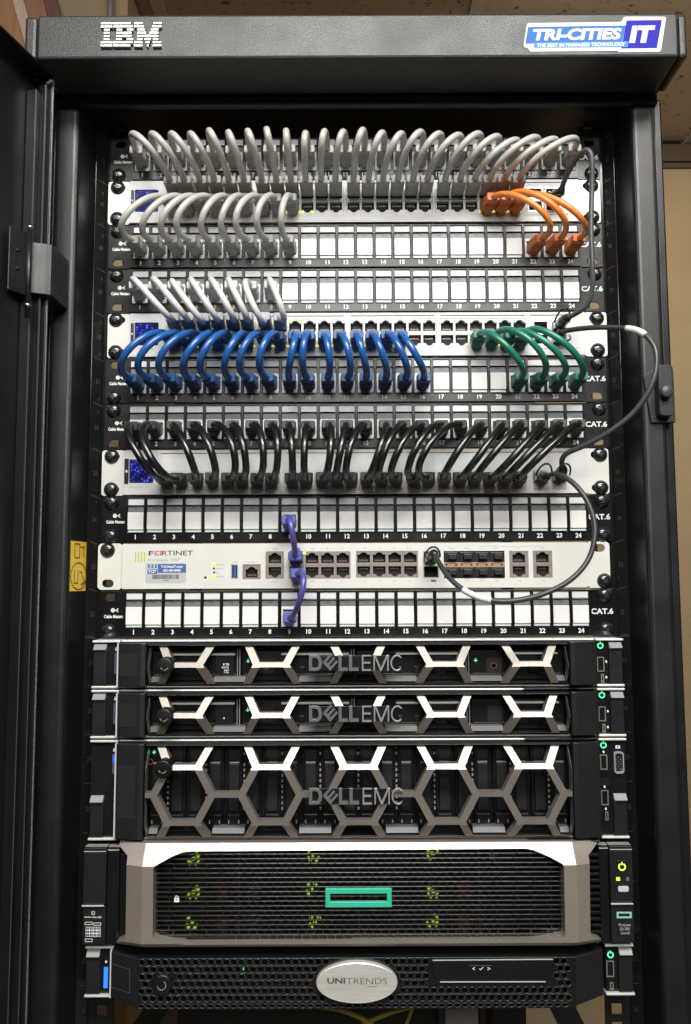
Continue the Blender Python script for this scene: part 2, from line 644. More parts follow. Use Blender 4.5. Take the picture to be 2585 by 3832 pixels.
# braces low down inside the frame (diagonals)
BP = -430.0
for pts in ([(590, 3700), (672, 3700), (560, 3900), (450, 3900)], [(2040, 3740), (2130, 3720), (2220, 3900), (2120, 3900)]):
    g = G(SMOOTHBLK)
    q = [un(x, y, BP) for x, y in pts]
    d = ((q[3][0] - q[0][0]) * 1.2, (q[3][1] - q[0][1]) * 1.2)
    e = ((q[2][0] - q[1][0]) * 1.2, (q[2][1] - q[1][1]) * 1.2)
    q = [(q[0][0] - d[0] * .5, q[0][1] - d[1] * .5), (q[1][0] - e[0] * .5, q[1][1] - e[1] * .5), (q[1][0] + e[0], q[1][1] + e[1]), (q[0][0] + d[0], q[0][1] + d[1])]
    g.prism(q, BP - 3, BP)
    part('brace', g, cab)

# striped emblem, three letters, eight bars each
VH0 = View(0, 0, 1.2061)
ex0, ex1, ez0, ez1 = VH0.rect(458, 110, 731, 224, HP)
rows = [
    [(0, .19), (.205, .49), (.55, .685), (.865, 1)],
    [(0, .19), (.205, .525), (.55, .705), (.845, 1)],
    [(.05, .145), (.255, .35), (.43, .535), (.60, .725), (.825, .95)],
    [(.05, .145), (.255, .505), (.60, .745), (.805, .95)],
    [(.05, .145), (.255, .505), (.60, .69), (.70, .85), (.86, .95)],
    [(.05, .145), (.255, .35), (.43, .535), (.60, .69), (.72, .83), (.86, .95)],
    [(0, .19), (.205, .525), (.55, .69), (.74, .81), (.86, 1)],
    [(0, .19), (.205, .49), (.55, .69), (.762, .788), (.86, 1)]]
g = G(mat('emblem_white', (0.85, 0.85, 0.83), 0.3, metal=0.2))
hh = (ez1 - ez0) / 8
for i, row in enumerate(rows):
    for a, b in row:
        z1 = ez1 - i * hh
        g.box(ex0 + a * (ex1 - ex0), ex0 + b * (ex1 - ex0), z1 - hh * 0.62, z1, HP + 1.6, HP + 2.6)
g.use(SMOOTHBLK)
for a, b in ((.05, .145), (.255, .35), (.60, .69), (.86, .95)):
    g.box(ex0 + a * (ex1 - ex0), ex0 + b * (ex1 - ex0), ez0 + 1, ez1 - hh * .7, HP + 0.1, HP + 1.55)
for i in (0, 1, 6, 7):
    z1 = ez1 - i * hh
    for a, b in rows[i]:
        g.box(ex0 + a * (ex1 - ex0), ex0 + b * (ex1 - ex0), z1 - hh * 0.95, z1 - 0.3, HP + 0.12, HP + 1.5)
part('emblem', g, head, bevel=0.2)

# white-edged blue sticker on the header
VS = View(1980, 40, 2.7034)


def spts(pts, p):
    return [VS.pt(x, y, p) for x, y in pts]


def rounded(pts, r, n=4):
    out = []
    m = len(pts)
    for i in range(m):
        a, b, c = Vector(pts[i - 1]), Vector(pts[i]), Vector(pts[(i + 1) % m])
        u, w = (a - b), (c - b)
        rr = min(r, u.length * .45, w.length * .45)
        q0, q1 = b + u.normalized() * rr, b + w.normalized() * rr
        for k in range(n + 1):
            t = k / n
            out.append(tuple(q0 * (1 - t) ** 2 + b * 2 * t * (1 - t) + q1 * t * t))
    return out


g = G(mat('sticker_white', (0.74, 0.74, 0.72), 0.85))
o = rounded([(-22, 126), (935, 116), (955, 62), (1385, 62), (1330, 415), (905, 420), (895, 406), (5, 415), (-8, 380), (-60, 372)], 26)
g.prism(spts(o, HP + 0.35), HP + 0.05, HP + 0.35)
g.use(mat('sticker_blue', (0.045, 0.16, 0.47), 0.85))
g.prism(spts([(-12, 166), (975, 150), (942, 310), (-40, 336)], HP + .42), HP + .36, HP + .42)
g.use(mat('sticker_indigo', (0.022, 0.018, 0.36), 0.85))
g.prism(spts([(985, 100), (1342, 95), (1290, 380), (930, 384)], HP + .46), HP + .36, HP + .46)
g.use(mat('sticker_light_blue', (0.085, 0.25, 0.54), 0.85))
g.prism(spts([(55, 322), (1005, 310), (995, 370), (45, 376)], HP + .50), HP + .36, HP + .50)
g.use(mat('sticker_text', (0.76, 0.76, 0.74), 0.85))


def stext(t, x0, y0, x1, y1, bold, shear):
    a = VS.rect(x0, y0, x1, y1, HP + .55)
    g.text(t, (a[0] + a[1]) / 2, (a[2] + a[3]) / 2, HP + .55, w=a[1] - a[0], h=a[3] - a[2], bold=bold, shear=shear, tilt=R(0.6))


stext('TRI-CITIES', 40, 180, 935, 298, 0.045, 0.2)
stext('THE BEST IN MANAGED TECHNOLOGY', 78, 326, 975, 364, 0.035, 0.2)
stext('IT', 1005, 152, 1280, 326, 0.06, 0.2)
part('sticker', g, head)

# yellow label on the left cheek
xi = un(296, 480, PF)[0]


def oncheek(u, z, d=0.3):
    """u: 0 at the post, 1 at the rail"""
    p = 35.5 - u * 35.5
    x = (xi + .5) + u * (-254.9 - (xi + .5))
    return (x + d, -p - 0.1, z)


ly0, ly1 = un(300, 2212, 20)[1], un(300, 2026, 20)[1]
g = G(mat('yellow_label', (0.92, 0.62, 0.06), 0.5))
g.add([oncheek(0.02, ly0), oncheek(0.98, ly0), oncheek(0.98, ly1), oncheek(0.02, ly1)], [(0, 1, 2, 3)])
g.use(mat('label_brown_ink', (0.16, 0.09, 0.01), 0.6))


def cl(pts, w=0.012):
    for (u0, v0), (u1, v1) in zip(pts, pts[1:]):
        du, dv = u1 - u0, v1 - v0
        L = math.hypot(du, dv * 1.3) or 1
        nu, nv = -dv / L * w * 1.6, du / L * w
        H = ly1 - ly0
        g.add([oncheek(a, ly1 - b * H, 0.5) for a, b in ((u0 + nu, v0 + nv), (u1 + nu, v1 + nv), (u1 - nu, v1 - nv), (u0 - nu, v0 - nv))], [(0, 1, 2, 3)])


cl([(.25, .05), (.25, .33), (.52, .33), (.52, .05), (.25, .05)])
cl([(.55, .10), (.70, .12), (.80, .08), (.72, .18), (.78, .33)])
cl([(.5 + .45 * math.cos(R(a)), .70 + .27 * math.sin(R(a))) for a in range(0, 361, 20)])
cl([(.25, .58), (.25, .84), (.45, .84), (.45, .58)])
cl([(.55, .62), (.68, .62), (.68, .68), (.75, .74), (.85, .80)])
cl([(.65, .88), (.88, .80)], 0.02)
part('label', g, cab, label='yellow sticker with line drawings')

# ---- the door, swung open at left
DP = 69.0
DX, DT = un(201, 283, DP)
lo, hi = DP, 260.0
for _ in range(40):                           # where the top edge leaves the frame
    mp_ = (lo + hi) / 2
    if un(0, 89, mp_)[1] > DT:
        lo = mp_
    else:
        hi = mp_
A = math.atan2(DX - un(0, 89, mp_)[0], mp_ - DP)
DU = (-math.sin(A), math.cos(A))              # along the door (x, p) away from the hinge
DN = (math.cos(A), math.sin(A))               # inner face normal (towards the bay)


def s_at(px, n=0.0):
    lo, hi = 0.0, 120.0
    for _ in range(40):
        m = (lo + hi) / 2
        if proj(DX + DU[0] * m + DN[0] * n, DP + DU[1] * m + DN[1] * n, -100)[0] > px:
            lo = m
        else:
            hi = m
    return m


def dd(s, n, z):
    return (DX + DU[0] * s + DN[0] * n, -(DP + DU[1] * s + DN[1] * n), z)




def dbox(g, s0, s1, n0, n1, z0, z1):
    v = [dd(s, n, z) for s in (s0, s1) for n in (n0, n1) for z in (z0, z1)]
    g.add(v, [(0, 1, 3, 2), (4, 6, 7, 5), (0, 4, 5, 1), (2, 3, 7, 6), (0, 2, 6, 4), (1, 5, 7, 3)])


DB = -Z0 + 60
g = G(SMOOTHBLK)
dbox(g, 0, 560, -19, -17, DB, DT)                       # outer skin
dbox(g, 0, 560, -16.9, 0, DT - 2, DT)                   # top return
dbox(g, 0, 1.6, -16.9, 0, DB, DT - 2.1)                   # hinge-side return
dbox(g, 558, 560, -16.9, 0, DB, DT - 2.1)
door = part('door', g, cab, bevel=0.8)
g = G(SMOOTHBLK)
S1_, S2_ = s_at(157, -4), s_at(122, -8)
dbox(g, 1.7, S1_ - .1, -5.5, -4.0, DB, DT - 12)            # inner lip
dbox(g, S1_, S1_ + 1.3, -9.5, -2.6, DB, DT - 12)           # raised line
dbox(g, S1_ + 1.4, S2_ - .1, -9.5, -8.0, DB, DT - 20)
dbox(g, S2_, S2_ + 1.3, -16.5, -6.8, DB, DT - 20)
part('inner_frame', g, door, bevel=0.5)
EDGE = mat('edge_highlight_paint', (0.20, 0.20, 0.20), 0.30, metal=0.3, grain=0.3, gscale=300)  # pale strip paints in the bright line where the door edge catches light
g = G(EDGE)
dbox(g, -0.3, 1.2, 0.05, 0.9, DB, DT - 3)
part('door_edge_highlight', g, door, bevel=0.3)
g = G(mat('raised_line_highlight', (0.07, 0.07, 0.07), 0.30))  # lighter strips paint highlights onto the two raised lines
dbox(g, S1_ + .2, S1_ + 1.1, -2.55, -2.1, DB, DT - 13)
part('door_edge_highlight', g, door, bevel=0.15)
g = G(mat('raised_line_highlight', (0.07, 0.07, 0.07), 0.30))
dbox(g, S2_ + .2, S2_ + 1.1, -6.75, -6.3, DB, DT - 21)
part('door_edge_highlight', g, door, bevel=0.15)
g = G(mat('weld_grey', (0.30, 0.30, 0.30), 0.4, metal=0.6, bump=1.0, bscale=500))
g.lathe(DX - 2.5, DT - 6, [(0.5, DP + 2.0), (2.2, DP + 1.4), (2.8, DP + 0.2)], 7)
g.lathe(DX - 4.5, DT - 8, [(0.4, DP + 2.5), (1.6, DP + 2.0), (2.0, DP + 0.5)], 6)
part('corner_weld', g, door)
# hinge: leaf on the door's inner side, knuckle block and pin
g = G(PAINT)
zz0, zz1 = un(120, 1098, 82)[1], un(120, 906, 82)[1]
x0, x1 = un(104, 1000, 84)[0], un(197, 1000, 76)[0]
xlf = un(26, 980, 100)[0]
g.prism_z([(x0, 84), (x1 - 5, 79), (x1 - 1, 77), (x1 + .8, 74), (x1 + 1.2, 39.3), (x0 + 4, 39.3), (x0 + 4, 60), (x0, 60)], zz0, zz1)
g.prism_z([(x0 + .3, 84.2), (x0 - 1.5, 84.2), (xlf, 99), (xlf + 1.2, 100)], zz0 - 3, zz1 + 7)
hinge = part('hinge_bracket', g, cab, bevel=1.2)
g = G(DARK)
for zc in (zz1 - 12, zz0 + 18):
    g.lathe((x0 + xlf) / 2, zc, [(1.6, 90), (1.6, 94)], 10)
part('bracket_holes', g, hinge)
g = G(CHROME)
px_, zc = un(113, 845, 90)
g.tube([(px_, -90, zc), (px_, -90, zc - 3)], 2.6, 12)
g.use(SMOOTHBLK).tube([(px_, -90, zc - 3.1), (px_, -90, zz0 - 24)], 2.3, 12)
g.use(CHROME).tube([(px_, -90, zz0 - 12), (px_, -90, zz0 - 15)], 2.8, 12)
part('hinge_pin', g, hinge)

# latch keeper on the right post
g = G(PAINT)
k0 = un(2405, 1370, 42)
k1 = un(2528, 1582, 42)
g.prism([(k0[0], k0[1] - 9), (k0[0] + 12, k0[1] - 1), (k1[0] - 1, k0[1]), (k1[0], k0[1] - 6), (k1[0], k1[1]), (k0[0] + 6, k1[1])], 39.2, 42)
s0, s1 = un(2462, 1364, 52), un(2522, 1556, 52)
g.prism(rounded([(s0[0], s0[1]), (s1[0], s0[1]), (s1[0], s1[1]), (s0[0], s1[1])], 4), 42.1, 52)
latch = part('latch_keeper', g, cab, bevel=0.8)
g = G(mat('knob_grey', (0.06, 0.06, 0.065), 0.4))
kx, kz = un(2498, 1462, 60)
g.lathe(kx, kz, [(3.0, 52), (3.0, 55), (5.4, 55.4), (5.6, 59), (4.8, 60)], 20)
part('knob', g, latch)
# ================================================================== screws
def screw_mesh():
    g = G(SCREWM)
    g.lathe(0, 0, [(7.0, 0), (7.0, 0.5), (6.4, 0.6), (6.3, 1.2), (5.7, 2.3), (4.2, 3.3), (2.4, 3.8), (0.4, 3.95)], 24)
    g.use(SCREWD)
    g.box(-2.6, 2.6, -0.55, 0.55, 3.0, 4.02)
    g.box(-0.55, 0.55, 0.57, 2.6, 3.0, 4.02)
    g.box(-0.55, 0.55, -2.6, -0.57, 3.0, 4.02)
    return g


SCREW_ME = mesh_of('screw', screw_mesh(), Vector((0, 0, 0)))


def screw(parent, x, z, p):
    o = bpy.data.objects.new('screw', SCREW_ME)
    COL.objects.link(o)
    o.parent = parent
    o.location = (Vector((x, -p, z)) - OFF[parent]) * MM
    o.rotation_euler = (0, R(random.uniform(0, 90)), 0)
    OFF[o] = Vector((x, -p, z))
    return o


def slot(x, z, w=10.5, h=6.6):
    return rrect(x - w / 2, x + w / 2, z - h / 2, z + h / 2, h / 2 - 0.05, 4)


def slots(r=10.5):
    return [slot(s * (232.6 - 1.6), -dz, r) for s in (-1, 1) for dz in (6.35, 38.1)]


# ================================================================== patch panels
PX = [(i - 12.5) * 18.17 for i in range(1, 25)]          # port centres 1..24
PZ = -23.6                                               # jack centre below panel top


def base_of(k):
    return (0, 0, -U * (k + 1))


def top_of(k):
    return -U * k


LAB = ['topmost black patch panel, every port filled with a light grey cable',
       'black patch panel with nine grey cables at left and three orange at right',
       'black patch panel with eight white cables at its left end',
       'black patch panel holding sixteen blue and four green cables',
       'black patch panel with every port filled by a black cable',
       'black patch panel just above the cream firewall, one purple cable',
       'black patch panel just below the cream firewall, one purple cable']
UNITS = [0, 2, 3, 5, 6, 8, 10]
USED = [set(range(1, 25)), set(range(1, 10)) | {22, 23, 24}, set(range(1, 9)), set(range(1, 17)) | {21, 22, 23, 24},
        set(range(1, 25)), {9}, {9}]
SCRW = ['ll lr', 'lu ru', 'lu ru', 'll ru', 'lu ru', 'lu ll ru rl', 'll ru rl']
SCRW[0] = 'll rl'
KINDS = dict(lu=(-232.6, -6.35), ll=(-232.6, -38.1), ru=(232.6, -6.35), rl=(232.6, -38.1))

zt0 = top_of(0)
pan0 = thing('patch_bay', LAB[0], 'patch panel', base_of(0), 'black patch panels in the rack')
g = G(PANELB)
g.plate([rrect(-241.3, 241.3, -44.05, -0.4, 1.0, 2)] + slots(), 0, 1.6)
pp_plate = part('faceplate', g, pan0, bevel=0.35)
loops = [rrect(-219.3, 219.3, -43.6, -0.8, 1.0, 2)]
for x in PX:
    loops.append(rect(x - 7.6, x + 7.6, -8.6, -2.2))
    loops.append(rrect(x - 7.95, x + 7.95, -35.0, -9.5, 1.4, 2))
g = G(PANELB)
g.plate(loops, 1.65, 3.6)
pp_bez = part('port_bezel', g, pan0, bevel=0.3)
g = G(PANELB)                                             # the low rims round each opening
for x in PX:
    g.plate([rrect(x - 8.7, x + 8.7, -35.9, -9.0, 1.8, 2), rrect(x - 7.95, x + 7.95, -35.0, -9.5, 1.4, 2)], 3.62, 4.3)
pp_rim = part('port_rims', g, pan0, bevel=0.25)
g = G(INK)
for i, x in enumerate(PX):
    g.text(str(i + 1), x, -38.9, 3.68, h=4.35, bold=0.03)
pp_num = part('port_numbers', g, pan0)
g = G(INK)
g.prism(ring_arc(-229.2, -18.6, 1.0, 2.0, 0, 359.9, 16), 1.62, 1.68)
g.prism(ring_arc(-223.6, -18.6, 1.3, 2.1, 110, 250, 8), 1.62, 1.68)
g.box(-226.9, -225.6, -19.1, -18.1, 1.62, 1.68)
g.box(-229.6, -228.8, -19.0, -18.2, 1.62, 1.68)
g.text('Cable Matters', -228.3, -24.4, 1.68, w=18.2, h=3.1, bold=0.035)
g.text('CAT.6', 229.6, -21.2, 1.68, w=20.8, h=5.4, bold=0.03)
pp_ink = part('printing', g, pan0)
g = G(PAPER)
g.box(-7.55, 7.55, -3.2, 3.2, 0.2, 2.4)
win0 = part('label_window', g, pan0, bevel=0.25, at=(PX[0], 0, -5.4))

g = G(SHUT)                                               # closed port: shutter strip, white blank, lower lip
g.box(-7.6, 7.6, 8.3, 13.6, -2, 2.9)
g.use(DARK).box(-2.6, 2.6, 11.5, 12.3, 2.0, 2.96)
g.use(CAPW).box(-7.5, 7.5, -8.4, 8.1, -2, 4.4)
g.box(-7.4, 7.4, -11.0, -8.6, -2, 3.0)
cap0 = part('blank_cover', g, pan0, bevel=0.35, at=(PX[0], 0, PZ))
g = G(SHUT)                                               # open jack: white keystone round a dark opening
g.box(-7.6, 7.6, 8.3, 13.6, -2, 2.9)
g.use(CAPW)
g.plate([rrect(-7.5, 7.5, -11.0, 8.1, 0.8, 2), rect(-5.95, 5.95, -7.2, 5.2)], -2, 3.4)
g.use(DARK).box(-5.95, 5.95, -7.2, 5.2, -2.5, -2.1)
g.box(6.3, 6.8, -5.5, 0.5, 3.0, 3.46)
jack0 = part('keystone_jack', g, pan0, bevel=0.3, at=(PX[0], 0, PZ))

for q, k in enumerate(UNITS):
    if q == 0:
        root = pan0
    else:
        root = thing('patch_bay', LAB[q], 'patch panel', base_of(k), 'black patch panels in the rack')
        for o in (pp_plate, pp_bez, pp_rim, pp_num, pp_ink):
            copy_part(o, root)
    for i, x in enumerate(PX):
        at = (x, 0, top_of(k) - 5.4)
        if not (q == 0 and i == 0):
            copy_part(win0, root, at)
        src = jack0 if (i + 1) in USED[q] else cap0
        if q == 0 and i == 0:
            continue
        copy_part(src, root, (x, 0, top_of(k) + PZ))
    for w in SCRW[q].split():
        x, dz = KINDS[w]
        screw(root, x, top_of(k) + dz, 1.6)
bpy.data.objects.remove(cap0)                             # the pattern piece: port 1 of the first panel is in use


# ================================================================== switches
GS = [-175.0, -87.8, -0.6, 86.6]
COLX = [g0 + 14.0 * i for g0 in GS for i in range(6)]     # 24 columns
ROWZ = (-14.1, -27.9)
S3X = [-178.0 + 14.15 * i for i in range(8)] + [-60.2 + 14.15 * i for i in range(8)] + [55.6 + 14.15 * i for i in range(8)]
S3Z = -27.9

SCRM = bpy.data.materials.new('status_display')
SCRM.use_nodes = True
nt = SCRM.node_tree
b = nt.nodes['Principled BSDF']
b.inputs['Base Color'].default_value = (0.004, 0.006, 0.03, 1)
b.inputs['Roughness'].default_value = 0.12
tc = nt.nodes.new('ShaderNodeTexCoord')
vo = nt.nodes.new('ShaderNodeTexVoronoi')
vo.inputs['Scale'].default_value = 430
vo.inputs['Randomness'].default_value = 1.0
nt.links.new(tc.outputs['Object'], vo.inputs['Vector'])
cr = nt.nodes.new('ShaderNodeValToRGB')
e = cr.color_ramp.elements
e[0].position, e[0].color = 0.0, (0.60, 0.65, 1.0, 1)
e[1].position, e[1].color = 0.44, (0.008, 0.009, 0.09, 1)
m_ = cr.color_ramp.elements.new(0.18)
m_.color = (0.06, 0.07, 0.75, 1)
nt.links.new(vo.outputs['Distance'], cr.inputs[0])
no = nt.nodes.new('ShaderNodeTexNoise')
no.inputs['Scale'].default_value = 160
nt.links.new(tc.outputs['Object'], no.inputs['Vector'])
ml = nt.nodes.new('ShaderNodeMapRange')
ml.inputs['From Min'].default_value = 0.35
ml.inputs['From Max'].default_value = 0.65
ml.inputs['To Min'].default_value = 0.15
ml.inputs['To Max'].default_value = 2.2
nt.links.new(no.outputs['Fac'], ml.inputs['Value'])
nt.links.new(cr.outputs[0], b.inputs['Emission Color'])
nt.links.new(ml.outputs[0], b.inputs['Emission Strength'])


def chassis(root, dx, k, body, ear, depth=330):
    z = top_of(k)
    for s in (-1, 1):
        g = G(ear)
        a, b_ = sorted((s * 219.75, s * 241.3))
        g.plate([[(x + dx, zz) for x, zz in rrect(a, b_, z - 44.0, z - 0.4, 2.6, 4)]] +
                [[(x + dx - s * 0.8, zz + z) for x, zz in slot(s * 231, -q, 11.5)] for q in (6.35, 38.1)], 0, 2.0)
        part('rack_ear', g, root, bevel=0.4)
    g = G(METAL)
    g.box(dx - 219, dx + 219, z - 43.4, z - 1.0, -depth, -17)
    part('housing', g, root)


def rj(g, x, z, up, p, fw=14.0, fh=12.4, ow=11.7, oh=8.6, frame=None):
    """socket with its clip notch: frame face with a real opening"""
    s = 1 if up else -1
    pts = [(-ow / 2, -s * oh / 2), (ow / 2, -s * oh / 2), (ow / 2, s * oh * .32), (3.3, s * oh * .32), (3.3, s * oh * .46),
           (1.9, s * oh * .46), (1.9, s * oh * .56), (-1.9, s * oh * .56), (-1.9, s * oh * .46), (-3.3, s * oh * .46), (-3.3, s * oh * .32), (-ow / 2, s * oh * .32)]
    g.plate([rect(x - fw / 2, x + fw / 2, z - fh / 2, z + fh / 2), [(x + a, z + b) for a, b in pts]], p - 5, p)


def socket_mesh(frame, fw, fh, up, ow=11.7, oh=8.6):
    g = G(frame)
    rj(g, 0, 0, up, 0, fw, fh, ow, oh)
    g.use(DARK)
    g.box(-fw / 2 + .2, fw / 2 - .2, -fh / 2 + .2, fh / 2 - .2, -11, -5.05)
    g.use(BRONZE)
    for i in range(8):
        xx = -3.6 + i * 1.03
        s = -1 if up else 1
        g.box(xx - .18, xx + .18, s * 1.6, s * 3.2, -5.0, -4)
    return g


SOCK_UP = mesh_of('port', socket_mesh(PORTF, 13.9, 13.6, True, 11.9, 10.2), Vector())
SOCK_DN = mesh_of('port', socket_mesh(PORTF, 13.9, 13.6, False, 11.9, 10.2), Vector())


def inst(name, me, parent, at, rot=None):
    o = bpy.data.objects.new(name, me)
    COL.objects.link(o)
    o.parent = parent
    o.location = (Vector(at) - OFF[parent]) * MM
    if rot:
        o.rotation_euler = rot
    OFF[o] = Vector(at)
    return o


LEDSM_Y = mesh_of('indicator_light', G(LEDY).box(-1.7, 1.7, -0.9, 0.9, 0.02, 0.5), Vector())
LEDSM_G = mesh_of('indicator_light', G(LEDG).box(-1.7, 1.7, -0.9, 0.9, 0.02, 0.5), Vector())


def switch48(k, dx, label, model, lit_low, lit_up):
    z = top_of(k)
    root = thing('network_switch', label, 'network switch', (dx, 0, z - U), 'white network switches in the rack')
    chassis(root, dx, k, SWW, EARW)
    g = G(SWW)
    holes = []
    for g0 in GS:
        holes.append(rect(dx + g0 - 7.2, dx + g0 + 77.2, z - 34.9, z - 7.1))
    holes.append(rrect(dx - 214.6, dx - 191.6, z - 32.3, z - 9.8, 1.2, 3))
    holes.append(rect(dx + 169.5, dx + 184.0, z - 34.0, z - 8.5))
    holes.append(rect(dx + 187.0, dx + 201.5, z - 34.0, z - 8.5))
    g.plate([rrect(dx - 219.6, dx + 219.6, z - 43.4, z - 0.9, 0.8, 2)] + holes, 2.05, 4.6)
    part('faceplate', g, root, bevel=0.3)
    g = G(DARK)
    g.box(dx - 214.5, dx - 191.7, z - 32.2, z - 9.9, 1.0, 2.6)
    g.use(SMOOTHBLK).box(dx - 218.2, dx - 215.2, z - 31.5, z - 10.5, 4.62, 4.9)
    dsp = part('display_bezel', g, root)
    g = G(INK)
    g.prism(ring_arc(dx - 216.8, z - 21, 0.5, 1.0, 0, 359.9, 12), 4.92, 5.0)
    part('symbol', g, dsp)
    g = G(SCRM)
    g.box(dx - 213.6, dx - 192.6, z - 31.4, z - 10.7, 2.62, 4.2)
    part('display', g, root)
    for r in (0, 1):
        for x in COLX:
            inst('port', SOCK_UP if r == 0 else SOCK_DN, root, (dx + x, -4.3, z + ROWZ[r]))
    for x in COLX[:]:
        pass
    for c in lit_low:
        x = dx + COLX[c - 1]
        inst('indicator_light', LEDSM_Y, root, (x - 5.0, -4.35, z - 33.3))
        inst('indicator_light', LEDSM_G, root, (x + 5.0, -4.35, z - 33.3))
    for c in lit_up:
        x = dx + COLX[c - 1]
        inst('indicator_light', LEDSM_G, root, (x - 5.0, -4.35, z - 8.7))
        inst('indicator_light', LEDSM_Y, root, (x + 5.0, -4.35, z - 8.7))
    g = G(DARK)
    for g0 in GS:
        g.box(dx + g0 - 6.0, dx + g0 + 75.0, z - 4.4, z - 3.6, 4.62, 4.7)
    g.box(dx + 166.5, dx + 204, z - 4.4, z - 3.6, 4.62, 4.7)
    part('group_lines', g, root)
    g = G(GREYINK)
    for i, x in enumerate(COLX):
        g.text(str(2 * i + 1), dx + x, z - 6.0, 4.66, h=1.1)
        g.text(str(2 * i + 2), dx + x, z - 36.2, 4.66, h=1.1)
    g.text(model, dx - 203.5, z - 35.9, 4.66, h=1.9, w=13.5)
    g.box(dx + 168, dx + 204, z - 37.2, z - 36.6, 4.62, 4.68)
    g.lathe(dx + 207.5, z - 36.3, [(0.9, 4.62), (0.9, 4.7)], 10)
    g.text('RESET', dx + 212, z - 36.3, 4.66, h=1.0)
    part('printing', g, root)
    for x in (176.8, 194.2):
        for zz in (-14.8, -27.6):
            g = G(METAL)
            g.plate([rect(dx + x - 7.2, dx + x + 7.2, z + zz - 6.2, z + zz + 6.2), rect(dx + x - 6.4, dx + x + 6.4, z + zz - 4.6, z + zz + 4.4)], -8, 4.9)
            g.use(DARK).box(dx + x - 6.5, dx + x + 6.5, z + zz - 4.7, z + zz + 4.5, -9.5, -8.2)
            part('module_cage', g, root)
    for w in ('lu', 'll', 'ru', 'rl'):
        x, dz = KINDS[w]
        screw(root, x + dx * 0.5, z + dz, 2.0)
    return root


sw1 = switch48(1, -1.0, 'upper white switch with grey cables above and orange cables at its right', 'USW PRO',
               [9, 10, 22, 23, 24], [3, 4, 5, 6, 7, 8, 9, 10, 13, 17, 19, 20])
sw2 = switch48(4, 1.3, 'middle white switch with blue and green cables over its small blue display', 'USW PRO',
               [3, 5, 6, 7, 8, 9, 10, 11, 12, 13, 14, 16, 23], [4, 5, 6, 7, 8, 9])

# third switch: one row of 24 sockets
k, dx = 7, -1.2
z = top_of(k)
sw3 = thing('network_switch', 'lowest white switch with a single row of black cables and ringed blue display', 'network switch', (dx, 0, z - U),
            'white network switches in the rack')
chassis(sw3, dx, k, SWW, EARW)
g = G(SWW)
holes = [rrect(dx - 214.6, dx - 191.6, z - 32.3, z - 9.8, 1.2, 3)]
for q in range(3):
    holes.append(rect(dx + S3X[q * 8] - 7.3, dx + S3X[q * 8 + 7] + 7.3, z - 34.6, z - 21.2))
for x in (175.5, 193):
    holes.append(rect(dx + x - 7.2, dx + x + 7.2, z - 34.6, z - 21.2))
g.plate([rrect(dx - 219.6, dx + 219.6, z - 43.4, z - 0.9, 0.8, 2)] + holes, 2.05, 4.6)
part('faceplate', g, sw3, bevel=0.3)
g = G(DARK)
g.box(dx - 214.5, dx - 191.7, z - 32.2, z - 9.9, 1.0, 2.6)
g.use(SMOOTHBLK).box(dx - 219.0, dx - 215.0, z - 33, z - 9.0, 4.62, 5.2)
dsp = part('display_bezel', g, sw3)
g = G(INK)
g.prism(ring_arc(dx - 216.9, z - 21, 0.5, 1.3, 0, 359.9, 12), 5.22, 5.3)
part('symbol', g, dsp)
g = G(SCRM)
g.box(dx - 213.6, dx - 192.6, z - 31.4, z - 10.7, 2.62, 4.2)
part('display', g, sw3)
for x in S3X:
    inst('port', SOCK_DN, sw3, (dx + x, -4.3, z + S3Z))
g = G(DARK)
for a, bb in ((-185, -72), (-66, 46), (49, 160), (166, 203)):
    g.box(dx + a, dx + bb, z - 4.4, z - 3.7, 4.62, 4.7)
g.lathe(dx + 209.5, z - 35.5, [(0.9, 4.62), (0.9, 4.7)], 10)
part('group_lines', g, sw3)
g = G(mat('port_tile', (0.50, 0.46, 0.41), 0.35, metal=0.3))
for x in S3X + [175.5, 193]:
    g.box(dx + x - 6.7, dx + x + 6.7, z - 39.6, z - 35.4, 4.62, 5.2)
tiles = part('port_tiles', g, sw3, bevel=0.2)
g = G(GREYINK)
for i, x in enumerate(S3X + [175.5, 193]):
    g.text(str(i + 1), dx + x, z - 37.4, 5.26, h=1.6)
g.text('Enterprise', dx - 207.2, z - 36.0, 4.66, h=2.0, w=11.5)
g.use(mat('pale_grey_ink', (0.55, 0.55, 0.53), 0.6)).text('48 PoE', dx - 196.3, z - 36.0, 4.66, h=1.9, w=7)
part('printing', g, sw3)
for x in (175.5, 193):
    g = G(METAL)
    g.plate([rect(dx + x - 7.1, dx + x + 7.1, z - 34.5, z - 21.3), rect(dx + x - 6.3, dx + x + 6.3, z - 32.4, z - 23.2)], -8, 5.2)
    g.use(DARK).box(dx + x - 6.4, dx + x + 6.4, z - 32.5, z - 23.1, -9.5, -8.2)
    part('module_cage', g, sw3)
for w in ('lu', 'll', 'ru', 'rl'):
    x, dz = KINDS[w]
    screw(sw3, x + dx * .5, z + dz, 2.0)
